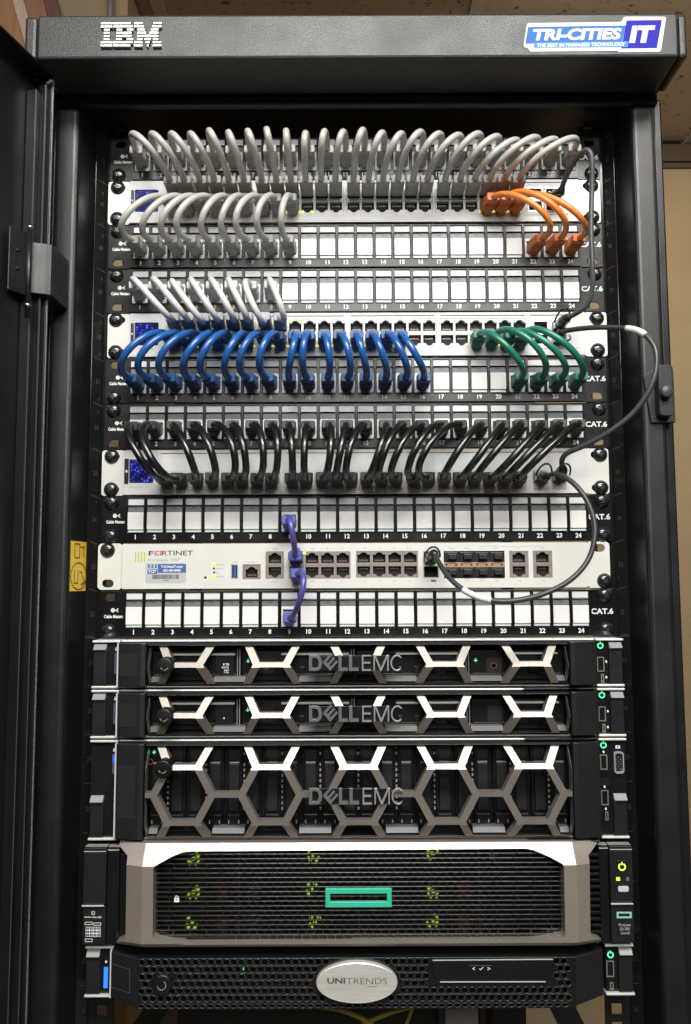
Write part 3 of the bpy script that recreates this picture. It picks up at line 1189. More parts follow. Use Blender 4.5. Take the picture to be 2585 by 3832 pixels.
# ================================================================== firewall
VFL, VFR = View(250, 2000, 1.4254), View(1300, 2000, 1.4254)
VF7, VF8 = View(500, 2030, 1.96), View(1300, 2030, 1.96)
k, dx = 9, -3.0
z = top_of(k)
fw = thing('firewall_appliance', 'cream firewall appliance with green bars, blue and white label and two purple cables', 'firewall', (dx, 0, z - U))
for s in (-1, 1):
    g = G(CREAM)
    a, b = sorted((s * 218, s * 241.3))
    if s > 0:
        a += 1.5
    g.plate([[(x + dx, zz) for x, zz in rrect(a, b, z - 44.0, z - 0.4, 4.0, 5)], slot(dx + s * 231.5, z - (38.1 if s < 0 else 6.4), 11, 7.4)], 0, 2.0)
    part('rack_ear', g, fw, bevel=0.4)
FP = 5.0
openings = []
sockets = []                                             # (view, x0, y0, x1, y1, ncol)
for v, x0, y0, x1, y1, n in ((VF7, 967, 66, 1102, 266, 1), (VF7, 1137, 66, 1250, 266, 1), (VF7, 1252, 66, 1590, 266, 3), (VF8, 62, 62, 518, 258, 4),
                             (VF8, 1187, 62, 1328, 258, 1), (VF8, 1360, 60, 1502, 258, 1)):
    a = v.rect(x0, y0, x1, y1, FP)
    openings.append(rect(*a))
    sockets.append((a, n))
con = VF7.rect(798, 161, 931, 270, FP)
usb = VF7.rect(714, 160, 766, 266, FP)
sfp1 = VF8.rect(555, 62, 670, 260, FP)
sfp8 = VF8.rect(706, 62, 1153, 262, FP)
for a in (con, usb, sfp1, sfp8):
    openings.append(rect(*a))
g = G(CREAM)
g.plate([rrect(dx - 217.5, dx + 219, z - 43.2, z - 1.0, 1.0, 2)] + openings, 2.05, FP)
part('faceplate', g, fw, bevel=0.35)
g = G(METAL)
g.box(dx - 217, dx + 218, z - 43, z - 1.2, -300, -12.2)
part('housing', g, fw)
for a, n in sockets:
    w = (a[1] - a[0]) / n
    h = (a[3] - a[2]) / 2
    for i in range(n):
        for up in (True, False):
            m = socket_mesh(BRONZE, w - .06, h - .06, up, min(11.8, w - 1.4), h * .72)
            me = mesh_of('port', m, Vector())
            inst('port', me, fw, (a[0] + w * (i + .5), -(FP - 0.4), a[2] + h * (1.5 if up else .5)))
m = socket_mesh(BRONZE, con[1] - con[0] - .06, con[3] - con[2] - .06, True, 11.2, 9.4)
inst('console_port', mesh_of('console_port', m, Vector()), fw, ((con[0] + con[1]) / 2, -(FP - .4), (con[2] + con[3]) / 2 - 0.6))
g = G(METAL)
g.plate([rect(*usb), rect(usb[0] + 1, usb[1] - 1, usb[2] + 1, usb[3] - 1)], -4, FP - .2)
g.use(DARK).box(usb[0] + 1, usb[1] - 1, usb[2] + 1, usb[3] - 1, -5, -4)
g.use(mat('usb_blue', (0.03, 0.12, 0.42), 0.4)).box(usb[0] + 2.2, usb[0] + 4.6, usb[2] + 1.5, usb[3] - 1.5, -3.9, FP - 1.0)
part('usb_port', g, fw)
g = G(DARK)
g.box(sfp1[0] + .05, sfp1[1] - .05, sfp1[2], sfp1[3], -9.8, -8.8)
g.use(METAL)
zm = (sfp1[2] + sfp1[3]) / 2
g.plate([rect(sfp1[0] + .05, sfp1[1] - .05, sfp1[2] + .05, sfp1[3] - .05), rect(sfp1[0] + .8, sfp1[1] - .8, sfp1[2] + .8, zm - 1.9), rect(sfp1[0] + .8, sfp1[1] - .8, zm + 1.9, sfp1[3] - .8)], -8.7, FP - .3)
g.use(DARK).prism([(sfp1[0] + 1.6, zm + .8), (sfp1[0] + 4.0, zm + .8), (sfp1[0] + 2.8, zm - 1.2)], FP - .29, FP - .2)
g.use(LEDG).prism([(sfp1[1] - 3.8, zm - .9), (sfp1[1] - 1.4, zm - .9), (sfp1[1] - 2.6, zm + 1.2)], FP - .29, FP - .2)
part('module_cage', g, fw)
g = G(SMOOTHBLK)
x0, x1, z0, z1 = sfp8
zm = (z0 + z1) / 2
g.box(x0 + .05, x1 - .05, z0 + .05, z1 - .05, -9, FP - 1.2)
w = (x1 - x0) / 4
g.use(mat('tan_strip', (0.42, 0.28, 0.15), 0.45, metal=0.3)).box(x0 + .1, x1 - .1, zm - 2.3, zm + 2.3, FP - 1.18, FP - .3)
g.use(DARK)
for i in range(4):
    xa = x0 + w * i
    g.prism([(xa + 1.4, zm + 1), (xa + 4.0, zm + 1), (xa + 2.7, zm - 1.3)], FP - .28, FP - .2)
    g.prism([(xa + w - 4.0, zm - 1), (xa + w - 1.4, zm - 1), (xa + w - 2.7, zm + 1.3)], FP - .28, FP - .2)
blk = part('module_block', g, fw)
for i in range(4):
    for zz in (zm + 7.2, zm - 7.2):
        g = G(SMOOTHBLK)
        g.box(x0 + w * i + .8, x0 + w * (i + 1) - .8, zz - 4.4, zz + 4.4, FP - 1.15, FP)
        g.use(SRVG).box(x0 + w * i + 4.0, x0 + w * (i + 1) - 2.4, zz - 2.4, zz + 2.6, FP + .05, FP + 4)
        part('dust_plug', g, blk, bevel=0.5)
LP = FP + .06
g = G(mat('lime_bar', (0.42, 0.62, 0.02), 0.5))
for i in range(4):
    a = VF7.rect(10 + i * 21.5, 68, 24 + i * 21.5, 142, LP)
    g.prism([(a[0], a[2]), (a[1] - .6, a[2] - .5), (a[1] - .6, a[3]), (a[0], a[3] - .5)], FP + .01, LP)
part('emblem', g, fw)
DKI = mat('dark_ink', (0.035, 0.035, 0.04), 0.6)
REDI = mat('red_ink', (0.62, 0.04, 0.03), 0.6)
g = G(DKI)


def ftext(v, t, x0, y0, x1, y1, bold=0.0, p=LP):
    a = v.rect(x0, y0, x1, y1, p)
    g.text(t, (a[0] + a[1]) / 2, (a[2] + a[3]) / 2, p, w=a[1] - a[0], h=a[3] - a[2], bold=bold)


ftext(VF7, 'F', 110, 62, 146, 97, .02)
ftext(VF7, 'RTINET', 208, 60, 434, 95, .01)
g.use(REDI)
for i in range(3):
    for j in range(3):
        if (i, j) != (1, 1):
            g.prism(rect(*VF7.rect(153 + i * 19, 62 + j * 12, 168 + i * 19, 71 + j * 12, LP)), FP + .01, LP)
g.use(GREYINK)
ftext(VF7, 'FortiGate 100F', 107, 117, 340, 138)
for t, x0, y0, x1, y1 in (('STATUS', 602, 158, 662, 170), ('ALARM', 602, 186, 656, 198), ('HA', 602, 215, 622, 227), ('POWER', 602, 245, 656, 257),
                          ('USB', 724, 139, 758, 150), ('CONSOLE', 826, 139, 904, 150), ('DMZ', 1020, 44, 1052, 54), ('MGMT', 1010, 282, 1056, 294),
                          ('HA1', 1296, 40, 1326, 50), ('1', 1418, 40, 1424, 50), ('3', 1520, 40, 1528, 50), ('HA2', 1296, 280, 1324, 290),
                          ('2', 1414, 280, 1421, 290), ('4', 1520, 280, 1528, 290)):
    ftext(VF7, t, x0, y0, x1, y1)
for t, xx, yy in (('5', 128, 42), ('7', 237, 42), ('9', 342, 42), ('11', 450, 42), ('6', 130, 281), ('8', 240, 281), ('10', 345, 281), ('12', 452, 281),
                  ('X1', 580, 42), ('X2', 586, 281), ('13', 760, 42), ('15', 870, 42), ('17', 978, 42), ('19', 1088, 42), ('16', 876, 281), ('18', 984, 281),
                  ('20', 1094, 281), ('17', 1256, 42), ('19', 1428, 42), ('18', 1262, 281), ('20', 1436, 281)):
    ftext(VF8, t, xx - 6 * len(t), yy - 5, xx + 6 * len(t), yy + 5)
ftext(VF8, 'Shared Interfaces', 1124, 25, 1250, 34)
for x0, x1 in ((975, 1118), (1256, 1440)):
    g.prism(rect(*VF8.rect(x0, 26, x1, 28, LP)), FP + .01, LP)
g.use(mat('oval_blue', (0.10, 0.12, 0.36), 0.5)).prism(rrect(*VF8.rect(610, 273, 652, 289, LP), 1.2, 3), FP + .01, LP)
g.use(DARK).lathe(*VF7.pt(526, 257, LP), [(1.2, FP + .01), (1.2, LP)], 12)
for i in range(2):
    g.prism(rect(*VF7.rect(582, 184 + 29 * i, 596, 198 + 29 * i, LP)), FP + .01, LP)
part('printing', g, fw)
for x, y in ((586, 164), (586, 251), (1251, 80), (1246, 249)):
    g = G(LEDG)
    g.lathe(*VF7.pt(x, y, LP), [(2.0 if x < 600 else 1.6, FP + .01), (1.6, FP + .4)], 12)
    part('indicator_light', g, fw)
# asset label
g = G(mat('asset_label_grey', (0.60, 0.61, 0.62), 0.35, metal=0.2))
a = VF7.rect(86, 150, 385, 298, LP)
g.prism(rrect(*a, 2.2, 4), FP + .01, FP + .1)
g.use(mat('asset_blue', (0.07, 0.13, 0.36), 0.4))
g.prism(rect(*VF7.rect(178, 158, 384, 222, LP)), FP + .11, FP + .16)
g.prism(rect(*VF7.rect(102, 198, 174, 230, LP)), FP + .11, FP + .16)
g.use(mat('asset_teal', (0.06, 0.24, 0.34), 0.4))
for i in range(3):
    g.prism(rect(*VF7.rect(104 + 26 * i, 160, 119 + 26 * i, 188, LP)), FP + .11, FP + .16)
g.use(INK)
ftext(VF7, 'TCIT', 108, 204, 165, 223, .03, FP + .2)
ftext(VF7, 'TriCitiesIT.com', 198, 168, 360, 185, .03, FP + .2)
ftext(VF7, '423-484-8400', 214, 195, 345, 214, .03, FP + .2)
g.use(DKI)
rr = random.Random(3)
x = 136
while x < 336:
    w_ = rr.choice((2.5, 4, 6))
    g.prism(rect(*VF7.rect(x, 235, x + w_, 268, LP)), FP + .11, FP + .16)
    x += w_ + rr.choice((2.5, 4))
ftext(VF7, '127845', 208, 274, 258, 284, .0, FP + .2)
part('asset_label', g, fw)
screw(fw, *VFL.pt(218, 84, 2), 2.0)
screw(fw, *VFR.pt(1370, 247, 2), 2.0)
# ================================================================== servers with honeycomb bezels
VDL, VDR = View(280, 2370, 1.4254), View(1300, 2370, 1.4254)
V3 = View(1100, 2400, 3.136)
V2U = View(540, 2740, 1.96)
V2R = View(2080, 2740, 4.9)


def clip(poly, x0, x1, z0, z1):
    def cut(p, f, g_):
        out = []
        for i in range(len(p)):
            a, b_ = p[i - 1], p[i]
            fa, fb = f(a), f(b_)
            if fa >= 0:
                out.append(a)
            if (fa >= 0) != (fb >= 0):
                t = fa / (fa - fb)
                out.append((a[0] + (b_[0] - a[0]) * t, a[1] + (b_[1] - a[1]) * t))
        return out
    for f in (lambda q: q[0] - x0, lambda q: x1 - q[0], lambda q: q[1] - z0, lambda q: z1 - q[1]):
        if poly:
            poly = cut(poly, f, None)
    return poly


def hexhole(cx, cz, rx, hz, arm, bar):
    """flat-top hexagon opening, bars removed: arm = half width of slanted bars, bar = half height of level bars"""
    k = arm / math.sin(R(60))
    h = hz / 2 - bar
    # slanted sides pass at horizontal distance k from the cell edge
    def xe(z):
        return rx - (rx / 2) * abs(z) / (hz / 2) - k
    return [(cx + xe(0), cz), (cx + xe(h), cz + h), (cx - xe(h), cz + h), (cx - xe(0), cz), (cx - xe(h), cz - h), (cx + xe(h), cz - h)]


def wordmark(dz, cz_shift):
    """raised letters of the badge, traced in the photograph on the first server"""
    g = G(LOGOM)
    PB, PT = 34.5, 37.0

    def P(pts):
        return [(x, z + cz_shift) for x, z in (V3.pt(a, b_, PT) for a, b_ in pts)]
    D = [(175, 160), (265, 160), (295, 170), (318, 200), (328, 240), (328, 270), (318, 310), (295, 338), (265, 348), (175, 348)]
    Dh = [(213, 196), (258, 196), (276, 208), (287, 240), (287, 270), (276, 300), (258, 312), (213, 312)]
    g.plate([P(D), P(Dh)], PB, PT)
    comb = [(0, 0), (0, 1), (.22, 1), (.22, .28), (.39, .28), (.39, 1), (.61, 1), (.61, .28), (.78, .28), (.78, 1), (1, 1), (1, 0)]
    g.plate([P([(334 + 88 * u + 92 * w, 250 + 98 * u - 104 * w) for u, w in comb])], PB, PT)
    g.plate([P([(520, 160), (558, 160), (558, 310), (632, 310), (632, 348), (520, 348)])], PB, PT)
    g.plate([P([(643, 160), (682, 160), (682, 310), (758, 310), (758, 348), (643, 348)])], PB, PT)
    g.use(LETTER)
    g.plate([P([(796, 160), (905, 160), (905, 178), (814, 178), (814, 243), (896, 243), (896, 262), (814, 262), (814, 330), (905, 330), (905, 348), (796, 348)])], PB, PT)
    g.plate([P([(932, 348), (932, 160), (957, 160), (1019, 312), (1084, 160), (1110, 160), (1110, 348), (1093, 348), (1093, 195), (1028, 348), (1010, 348), (949, 195), (949, 348)])], PB, PT)
    arc = [(1207 + 76 * math.cos(R(a)), 254 - 96 * math.sin(R(a))) for a in range(38, 323, 15)]
    arc += [(1207 + 58 * math.cos(R(a)), 254 - 78 * math.sin(R(a))) for a in range(322, 37, -15)]
    g.plate([P(arc)], PB, PT)
    g.use(SRVB)
    a = V3.rect(182, 168, 1130, 340, PB)
    g.box(a[0], a[1], a[2] + cz_shift, a[3] + cz_shift, PB - 2.4, PB - 0.05)
    return g


def status_ear_right(root, x0, x1, z0, z1, zp, dx, usb2=False):
    pass


def power_symbol(g, cx, cz, p, r, m):
    g.use(m)
    g.prism(ring_arc(cx, cz, r * .62, r, 118, 422, 18), p, p + .25)
    g.box(cx - r * .17, cx + r * .17, cz + r * .45, cz + r * 1.25, p + .26, p + .4)


def usb_socket(g, a, p):
    g.use(METAL)
    g.plate([rect(*a), rect(a[0] + .9, a[1] - .9, a[2] + .9, a[3] - .9)], p - 3, p + .4)
    g.use(DARK).box(a[0] + .7, a[1] - .7, a[2] + .7, a[3] - .7, p - 4, p - 3.1)
    g.use(TABM).box(a[0] + 1.1, a[0] + (a[1] - a[0]) * .5, a[2] + 1.2, a[3] - 1.2, p - 3, p - .6)


def server(k, nu, label, small_label, cap_light):
    """k: first unit, nu: units high"""
    zt_, zbm = -U * k, -U * (k + nu)
    zc = (zt_ + zbm) / 2
    root = thing('rack_server', label, 'rack server', (0, 0, zbm), 'rack servers with honeycomb bezels')
    top, bot = zt_ - 0.9, zbm + 0.9
    g = G(SILV)                                                  # sheet metal edges over and under the front
    rr_ = [(0, 1.2), (.5, 1.75), (0, 2.3)]
    for s, zz in ((1, top), (-1, bot)):
        z_a, z_b = sorted((zz, zz - s * 1.7))
        part('chassis_edge', G(SILV).box(-216, 216, z_a, z_b, -60, 19.5), root, bevel=0.7)
        for q in (-1, 1):
            a, b_ = sorted((q * 216.2, q * 241.5))
            part('ear_edge', G(SILV).box(a, b_, z_a - .15, z_b + .15, 0, 22.5), root, bevel=0.7)
    g = G(DARK)
    g.box(-215, 215, bot + 1.8, top - 1.8, -600, 2)
    part('chassis', g, root)
    # ears
    ze0, ze1 = bot + 1.9, top - 1.9
    for s in (-1, 1):
        a, b_ = sorted((s * 217, s * 241.3))
        g = G(SRVB)
        g.box(a, b_, ze0, ze1, 0.1, 19)
        ear = part('ear', g, root, bevel=0.5)
        a, b_ = sorted((s * 228.2, s * 240.3))
        g = G(SRVG)
        if nu == 1:
            g.box(a, b_, ze0 + .6, ze1 - 7.0, 19.05, 21.5)
            lz = ze1 - 1.2
        else:
            g.box(a, b_, ze0 + .6, zc - 11.5, 19.05, 21.5)
            lz = zc - 5.2
        lev = part('latch', g, ear, bevel=0.6)
        g = G(GREYLATCH)
        g.prism_x([(19.05, lz), (20.2, lz), (24.2, lz - 4.6), (24.2, lz - 5.3), (19.05, lz - 5.3)], a + .3, b_ - .3)
        part('latch_lip', g, lev, bevel=0.25)
    # left status strip, right power and sockets
    g = G(LEDDIM)
    h0, h1 = (zc - 9, zc + 9.5) if nu == 1 else (ze1 - 28, ze1 - 11)
    g.box(-221.7, -219.3, h0, h1, 19.02, 19.6)
    part('status_light', g, root, bevel=0.3)
    if nu == 2:
        g = G(mat('status_blue', (0.02, 0.05, 0.4), 0.4, emit=(0.05, 0.12, 0.8), estr=0.6))
        g.box(-221.6, -219.4, ze1 - 19, ze1 - 11.2, 19.62, 19.8)
        part('status_light', g, root)
    g = G(INK)
    g.lathe(-220.4, h1 + 3.2, [(1.1, 19.02), (.9, 19.3)], 8)
    g.box(-220.8, -220.0, h1 + 4.3, h1 + 5.6, 19.02, 19.3)
    part('symbol', g, root)
    g = G(SRVB)
    px = 221.2
    pz = ze1 - 4.4
    g.lathe(px, pz, [(4.0, 19.02), (3.8, 19.6)], 18)
    pb_ = part('power_button', g, root)
    g = G(LEDGR)
    power_symbol(g, px, pz, 19.62, 2.9, LEDGR)
    part('power_symbol', g, pb_)
    us = [(zc - 1.8, 1)] if nu == 1 else [(ze1 - 19.5, 0), (zc - 9.0, 0)]
    for uz_, _ in us:
        g = G(METAL)
        usb_socket(g, (px - 3.4, px + 3.2, uz_ - 6.6, uz_ + 6.6), 19.1)
        part('usb_port', g, root)
    g = G(METAL)
    mz = zc - 14.5 if nu == 1 else zc - 25
    usb_socket(g, (px - .2, px + 2.6, mz - 3.8, mz + 3.8), 19.1)
    part('micro_usb_port', g, root)
    g = G(INK)
    for q in ([(px + 5.0, zc + .5), (px + 4.6, mz + 1)] if nu == 1 else [(px, ze1 - 10.5), (px, zc + 0.5), (px + .5, mz + 6.2)]):
        g.prism([(q[0] - 1.0, q[1] + .6), (q[0] + .6, q[1] + 1.2), (q[0] + 1.0, q[1] - .6), (q[0], q[1] - 1.3)], 19.02, 19.3)
    part('symbol', g, root)
    if nu == 2:
        g = G(GREYLATCH)
        vx, vz = 234.2, ze1 - 19.5
        g.plate([rrect(vx - 4.4, vx + 4.4, vz - 9.6, vz + 9.6, 2.5, 4), rrect(vx - 3.3, vx + 3.3, vz - 8.0, vz + 8.2, 2.0, 4)], 19.02, 22)
        g.use(DARK).box(vx - 3.6, vx + 3.6, vz - 8.4, vz + 8.4, 19.02, 19.5)
        g.use(TABM)
        for i in range(7):
            for j in range(3):
                if (i + j) % 2 == 0:
                    g.box(vx - 2.3 + j * 2 - .4, vx - 1.5 + j * 2, vz - 6.4 + i * 2.1, vz - 5.6 + i * 2.1, 19.52, 20.2)
        part('display_socket', g, root)
        g = G(INK)
        g.plate([rect(vx - 2, vx + 2, vz + 12, vz + 14.6), rect(vx - .9, vx + .9, vz + 12.8, vz + 13.8)], 19.02, 19.2)
        part('symbol', g, root)
        g = G(DARK)
        for i in range(4):
            g.box(px - 3.6, px + 4.2, zc + 2.3 + i * 1.6, zc + 3.1 + i * 1.6, 19.02, 19.2)
        part('vent_slits', g, root)
    # ---- bezel
    bezel = thing_part('bezel', root)
    for s in (-1, 1):
        bz = G(SRVG)
        prof = [(s * 216.2, 6), (s * 216.2, 25.5), (s * 213.5, 26.5), (s * 195, 30), (s * 191, 29), (s * 190.5, 6)]
        bz.prism_z(prof, bot + 2.2, top - 2.2)
        part('bezel_end', bz, bezel, bevel=0.5)
    g = G(SILV)
    g.box(-217.6, -216.4, bot + 2.0, top - 2.0, 6, 26.2)
    part('bezel_edge', g, bezel)
    g = G(mat('pad_grey', (0.022, 0.022, 0.023), 0.40))
    xa, xb = -214.6, -198
    hz_ = 10.5 if nu == 1 else 23
    g.add([(xa, -(26.3 + .35), zc - hz_), (xb, -(29.5 + .35), zc - hz_), (xb, -(29.5 + .35), zc + hz_), (xa, -(26.3 + .35), zc + hz_)], [(0, 1, 2, 3)])
    part('release_pad', g, bezel)
    # rails of the bezel over and under the grille
    for pr in ([(8, top - 2.2), (21.8, top - 2.2), (24.5, top - 4.4), (20.5, top - 4.6), (8, top - 4.6)],
               [(8, bot + 2.2), (21.8, bot + 2.2), (23.5, bot + 4.0), (20.5, bot + 4.4), (8, bot + 5.0)]):
        part('bezel_rail', G(SRVG).prism_x(pr, -190.3, 190.3), bezel, bevel=0.3)
    # honeycomb lattice
    Hh, RX = 47.6, 25.9
    gz0, gz1 = bot + 3.6, top - 3.4
    if nu == 1:
        levelA = [zc + Hh / 2, zc - Hh / 2]                       # cells above and below the level bar
        levelB = [zc]
        creases = [zc - 2.4]
    else:
        mid = zc - 2.2
        levelA = [mid + Hh, mid, mid - Hh]
        levelB = [mid + Hh / 2, mid - Hh / 2, mid + 1.5 * Hh, mid - 1.5 * Hh]
        creases = [mid + Hh / 2 - 2.3, mid - Hh / 2 - 2.6]
    loops = [rect(-188.5, 188.5, gz0, gz1)]
    m_ = 0.05
    for i in range(5):
        for zz in levelA:
            h = clip(hexhole((i - 2) * 77.7, zz, RX, Hh, 3.15, 2.1), -190, 190, gz0 + m_, gz1 - m_)
            if len(h) > 2:
                loops.append(h)
    for i in range(6):
        for zz in levelB:
            h = clip(hexhole((i - 2.5) * 77.7, zz, RX, Hh, 3.15, 2.1), -188.4, 188.4, gz0 + m_, gz1 - m_)
            if len(h) > 2:
                loops.append(h)
    g = G(HEXM)
    g.plate(loops, 24.0, 33.0)
    if nu == 1:
        c0 = creases[0]
        fn = lambda x, p, z: p - (max(0, z - c0) * 0.62 if z > c0 else (c0 - z) * 0.62)
    else:
        c0, c1 = creases
        fn = lambda x, p, z: p - (max(0, z - c0) * 0.62 if z > c0 else (max(0, c1 - z) * 0.62))
    g.bend(zs=creases, fn=fn)
    part('honeycomb', g, bezel, bevel=0.35)
    # lock
    lx, lz = (-171.8, zc - 0.2) if nu == 1 else (-172.0, mid + Hh / 2 + 0.2)
    g = G(SRVB)
    g.lathe(lx, lz, [(7.6, 20), (7.6, 37.3), (6.9, 38.3), (6.5, 38.45), (6.3, 38.5), (0.4, 38.5)], 26)
    lk = part('lock', g, bezel)
    g = G(LETTER)
    for a0 in (200, 260, 300):
        g.prism(ring_arc(lx, lz, 3.0, 3.7, a0, a0 + 36, 6), 38.52, 38.8)
    part('lock_keyway', g, lk)
    # badge
    zsh = -U * (k - 11) if nu == 1 else None
    if nu == 2:
        z_ref = V3.pt(700, 252, 37)[1]
        zsh = (zc - 2.4) - z_ref
    part('badge', wordmark(0, zsh), bezel, bevel=0.3)
    # grey tabs at the foot of the openings
    for i in range(6):
        g = G(TABM)
        xc = (i - 2.5) * 77.7
        a, b_ = xc - 14.5, xc + 14.5
        if i == 0:
            a = -188
        if i == 5:
            b_ = 188
        g.prism_x([(8, bot + 5.2), (21.5, bot + 5.2), (18, bot + 9.4), (14, bot + 9.6), (8, bot + 9.6)], a, b_)
        part('foot_tab', g, bezel, bevel=0.3)
    # ---- drives behind the lattice
    if nu == 1:
        for i, x0 in enumerate((-211, -106.2, -1, 104)):
            x1 = x0 + 103.2
            x0c, x1c = max(x0, -189), min(x1, 189)
            g = G(DRIVEM)
            g.box(x0c, x1c, bot + 3.4, top - 11.0, 2.1, 9)
            g.use(SRVG)
            for j in range(int((x1c - x0c) / 6.2)):
                g.box(x0c + 3 + j * 6.2, x0c + 5 + j * 6.2, top - 9.6, top - 5.5, 2.1, 6.0)
            g.use(SRVB).box(x0c + 2, x1c - 2, bot + 5.5, bot + 11, 9.05, 11.5)
            for j in range(0 if i == 0 else 4):
                xx = x0c + 38 + j * 15
                if xx < x1c - 6:
                    g.box(xx, xx + 4, zc - 10, zc - 4, 9.05, 12)
            dv = part('drive', g, root, bevel=0.3)
            g = G(SILV)
            g.box(max(x0 + 36, x0c), x1c - 5, zc + 6.7, zc + 8.5, 9.05, 13)
            part('drive_handle', g, dv, bevel=0.3)
            if x1 < 189:
                part('drive_edge', G(GREYLATCH).box(x1 - .7, x1 - .1, bot + 9, top - 9, 9.05, 14), dv)
                part('drive_edge', G(GREYLATCH).box(x1 - 2.9, x1 - 2.4, bot + 9, top - 9, 9.05, 13), dv)
            if x0 > -189:
                part('drive_button', G(SRVG).box(x0 + 15, x0 + 29, zc - 10, zc + 4.0, 9.05, 9.3), dv)
            if x0 > -189 and not (k == 12 and i == 3) and i != 2:
                g = G(LEDGR)
                g.box(x0 + 4.6, x0 + 5.4, zc - .2, zc + 3.2, 9.1, 9.5)
                g.box(x0 + 3.4, x0 + 6.6, zc + .6, zc + 1.4, 9.1, 9.45)
                part('indicator_light', g, dv)
                g = G(COPPER)
                g.prism(ring_arc(x0 + 21.5, zc - 3.6, 2.1, 2.8, 0, 359.9, 18), 9.35, 9.9)
                part('button_ring', g, dv)
            if i == 0:
                a = VDL.rect(752, 118, 848, 226, 10)
                sh = -U * (k - 11)
                g = G(SRVB)
                g.box(a[0], a[1], a[2] + sh, a[3] + sh, 9.05, 12)
                lbl = part('label_frame', g, dv, bevel=0.4)
                g = G(INK)
                if k == 11:
                    for t, y0, y1, xa, xb in (('8 TB', 160, 172, 790, 822), ('SATA', 177, 187, 783, 822), ('6Gb', 192, 200, 796, 822), ('7.2k', 204, 212, 794, 822)):
                        b2 = VDL.rect(xa, y0, xb, y1, 12.1)
                        g.text(t, (b2[0] + b2[1]) / 2, (b2[2] + b2[3]) / 2, 12.1, w=b2[1] - b2[0], h=b2[3] - b2[2], bold=.02)
                else:
                    cx_ = (a[0] + a[1]) / 2
                    g.lathe(cx_, (a[2] + a[3]) / 2 + sh - 3, [(.9, 12.02), (.5, 12.4)], 10)
                part('printing', g, lbl)
    else:
        n = 22
        for i in range(n):
            xc = -182.5 + i * 17.4
            g = G(DRIVEM)
            g.box(xc - 7.6, xc + 7.6, bot + 6, top - 5, 2.1, 8)
            g.use(SRVG)
            g.box(xc - 5.2, xc + 5.2, zc + 23.5, top - 6, 8.05, 9.5)
            g.box(xc - 4.6, xc + 4.6, zc - 22, zc + 20, 8.05, 10.5)
            g.use(SRVB).box(xc - 6.0, xc + 6.0, bot + 9, zc - 25, 8.05, 11)
            dv = part('drive', g, root, bevel=0.4)
            g = G(GREYLATCH)
            g.box(xc - 4.4, xc + 4.4, zc + 20.6, zc + 21.3, 8.05, 10.8)
            if i % 2 == 0:
                for j in range(12):
                    zz = zc - 22 + j * 4.9
                    if abs(zz - zc - 21) > 2:
                        g.box(xc + 8.0, xc + 9.3, zz, zz + 2.3, 4, 7.2)
            g.box(xc - 5.0, xc - 4.0, bot + 11, bot + 14, 11.05, 12)
            g.box(xc + 4.0, xc + 5.0, bot + 11, bot + 14, 11.05, 12)
            part('drive_trim', g, dv)
        g = G(LEDGR)
        x_, z_ = V2U.pt(71, 147, 12)
        g.box(x_ - .4, x_ + .4, z_ - 1.7, z_ + 1.7, 11.2, 12)
        g.box(x_ - 1.6, x_ + 1.6, z_ - .4, z_ + .4, 11.2, 11.95)
        part('indicator_light', g, root)
        g = G(COPPER)
        x_, z_ = V2U.pt(42, 216, 12)
        g.prism(ring_arc(x_, z_, 2.0, 2.8, 0, 359.9, 18), 11.2, 12)
        part('button_ring', g, root)
    # pull-out tag under the right end
    g = G(SRVB)
    xa, xb = (150, 214)
    g.prism_x([(-20, bot - .1), (24, bot - .1), (25.5, bot - 1.6), (24, bot - 2.6), (-20, bot - 2.6)], xa, xb)
    pt_ = part('pull_tag', g, root, bevel=0.4)
    if nu == 2:
        g = G(INK)
        g.text('R740xd', 160, bot - 1.5, 25.75, h=1.5, w=13)
        part('printing', g, pt_)
    return root


server(11, 1, 'slim server with honeycomb bezel and a printed drive label, uppermost of the servers', True, 0)
server(12, 1, 'slim server with honeycomb bezel, between the uppermost server and the tall honeycomb server', False, 0)
server(13, 2, 'tall server with full hexagons in its honeycomb bezel and vertical drives', False, 0)

# ================================================================== tall server with silver frame and mesh
VHL, VHR, VH7 = View(280, 3120, 1.4254), View(1300, 3120, 1.3067), View(300, 3150, 3.7333)
VH3 = View(1100, 3180, 3.136)
V8R = View(2235, 2800, 2.2539)
hp = thing('rack_server', 'tall server with silver frame, black slotted mesh and green rectangle badge', 'rack server', (0, 0, -U * 17))


def S(px_, py_, p):
    return un(px_, py_, p)


zt_, zbm = -U * 15, -U * 17
g = G(DARK)
g.box(-216, 216, zbm + 1.5, zt_ - 1.5, -600, 12)
part('chassis', g, hp)
FR = mat('brushed_silver_frame', (0.46, 0.40, 0.345), 0.36, metal=0.6, grain=0.06, gscale=500)
PT = 42.0
outer = [(427, 3172), (2254, 3166), (2256, 3180), (2213, 3212), (2211, 3240), (2214, 3500), (2230, 3518), (2262, 3534), (2260, 3545), (424, 3552), (424, 3543),
         (452, 3531), (464, 3508), (468, 3240), (466, 3216), (425, 3188)]
inner = [(573, 3252), (578, 3242), (640, 3212), (676, 3200), (705, 3197), (1975, 3187), (2005, 3192), (2060, 3212), (2106, 3234), (2110, 3246), (2115, 3496),
         (2106, 3508), (2050, 3518), (1990, 3528), (705, 3538), (640, 3530), (585, 3519), (571, 3508)]
g = G(FR)
g.plate([[S(x, y, PT) for x, y in outer], [S(x, y, PT) for x, y in inner]], 24, PT)
zk = S(1334, 3240, PT)[1]
xk = abs(S(530, 3350, PT)[0])
zl = S(1334, 3530, PT)[1]
g.bend(zs=[zk, zl], xs=[-xk, xk], fn=lambda x, p, z: p - max(0, z - zk) * 0.75 - max(0, abs(x) - xk) * 0.32 - max(0, zl - z) * 1.0)
frame = part('frame', g, hp, bevel=1.6, seg=3)
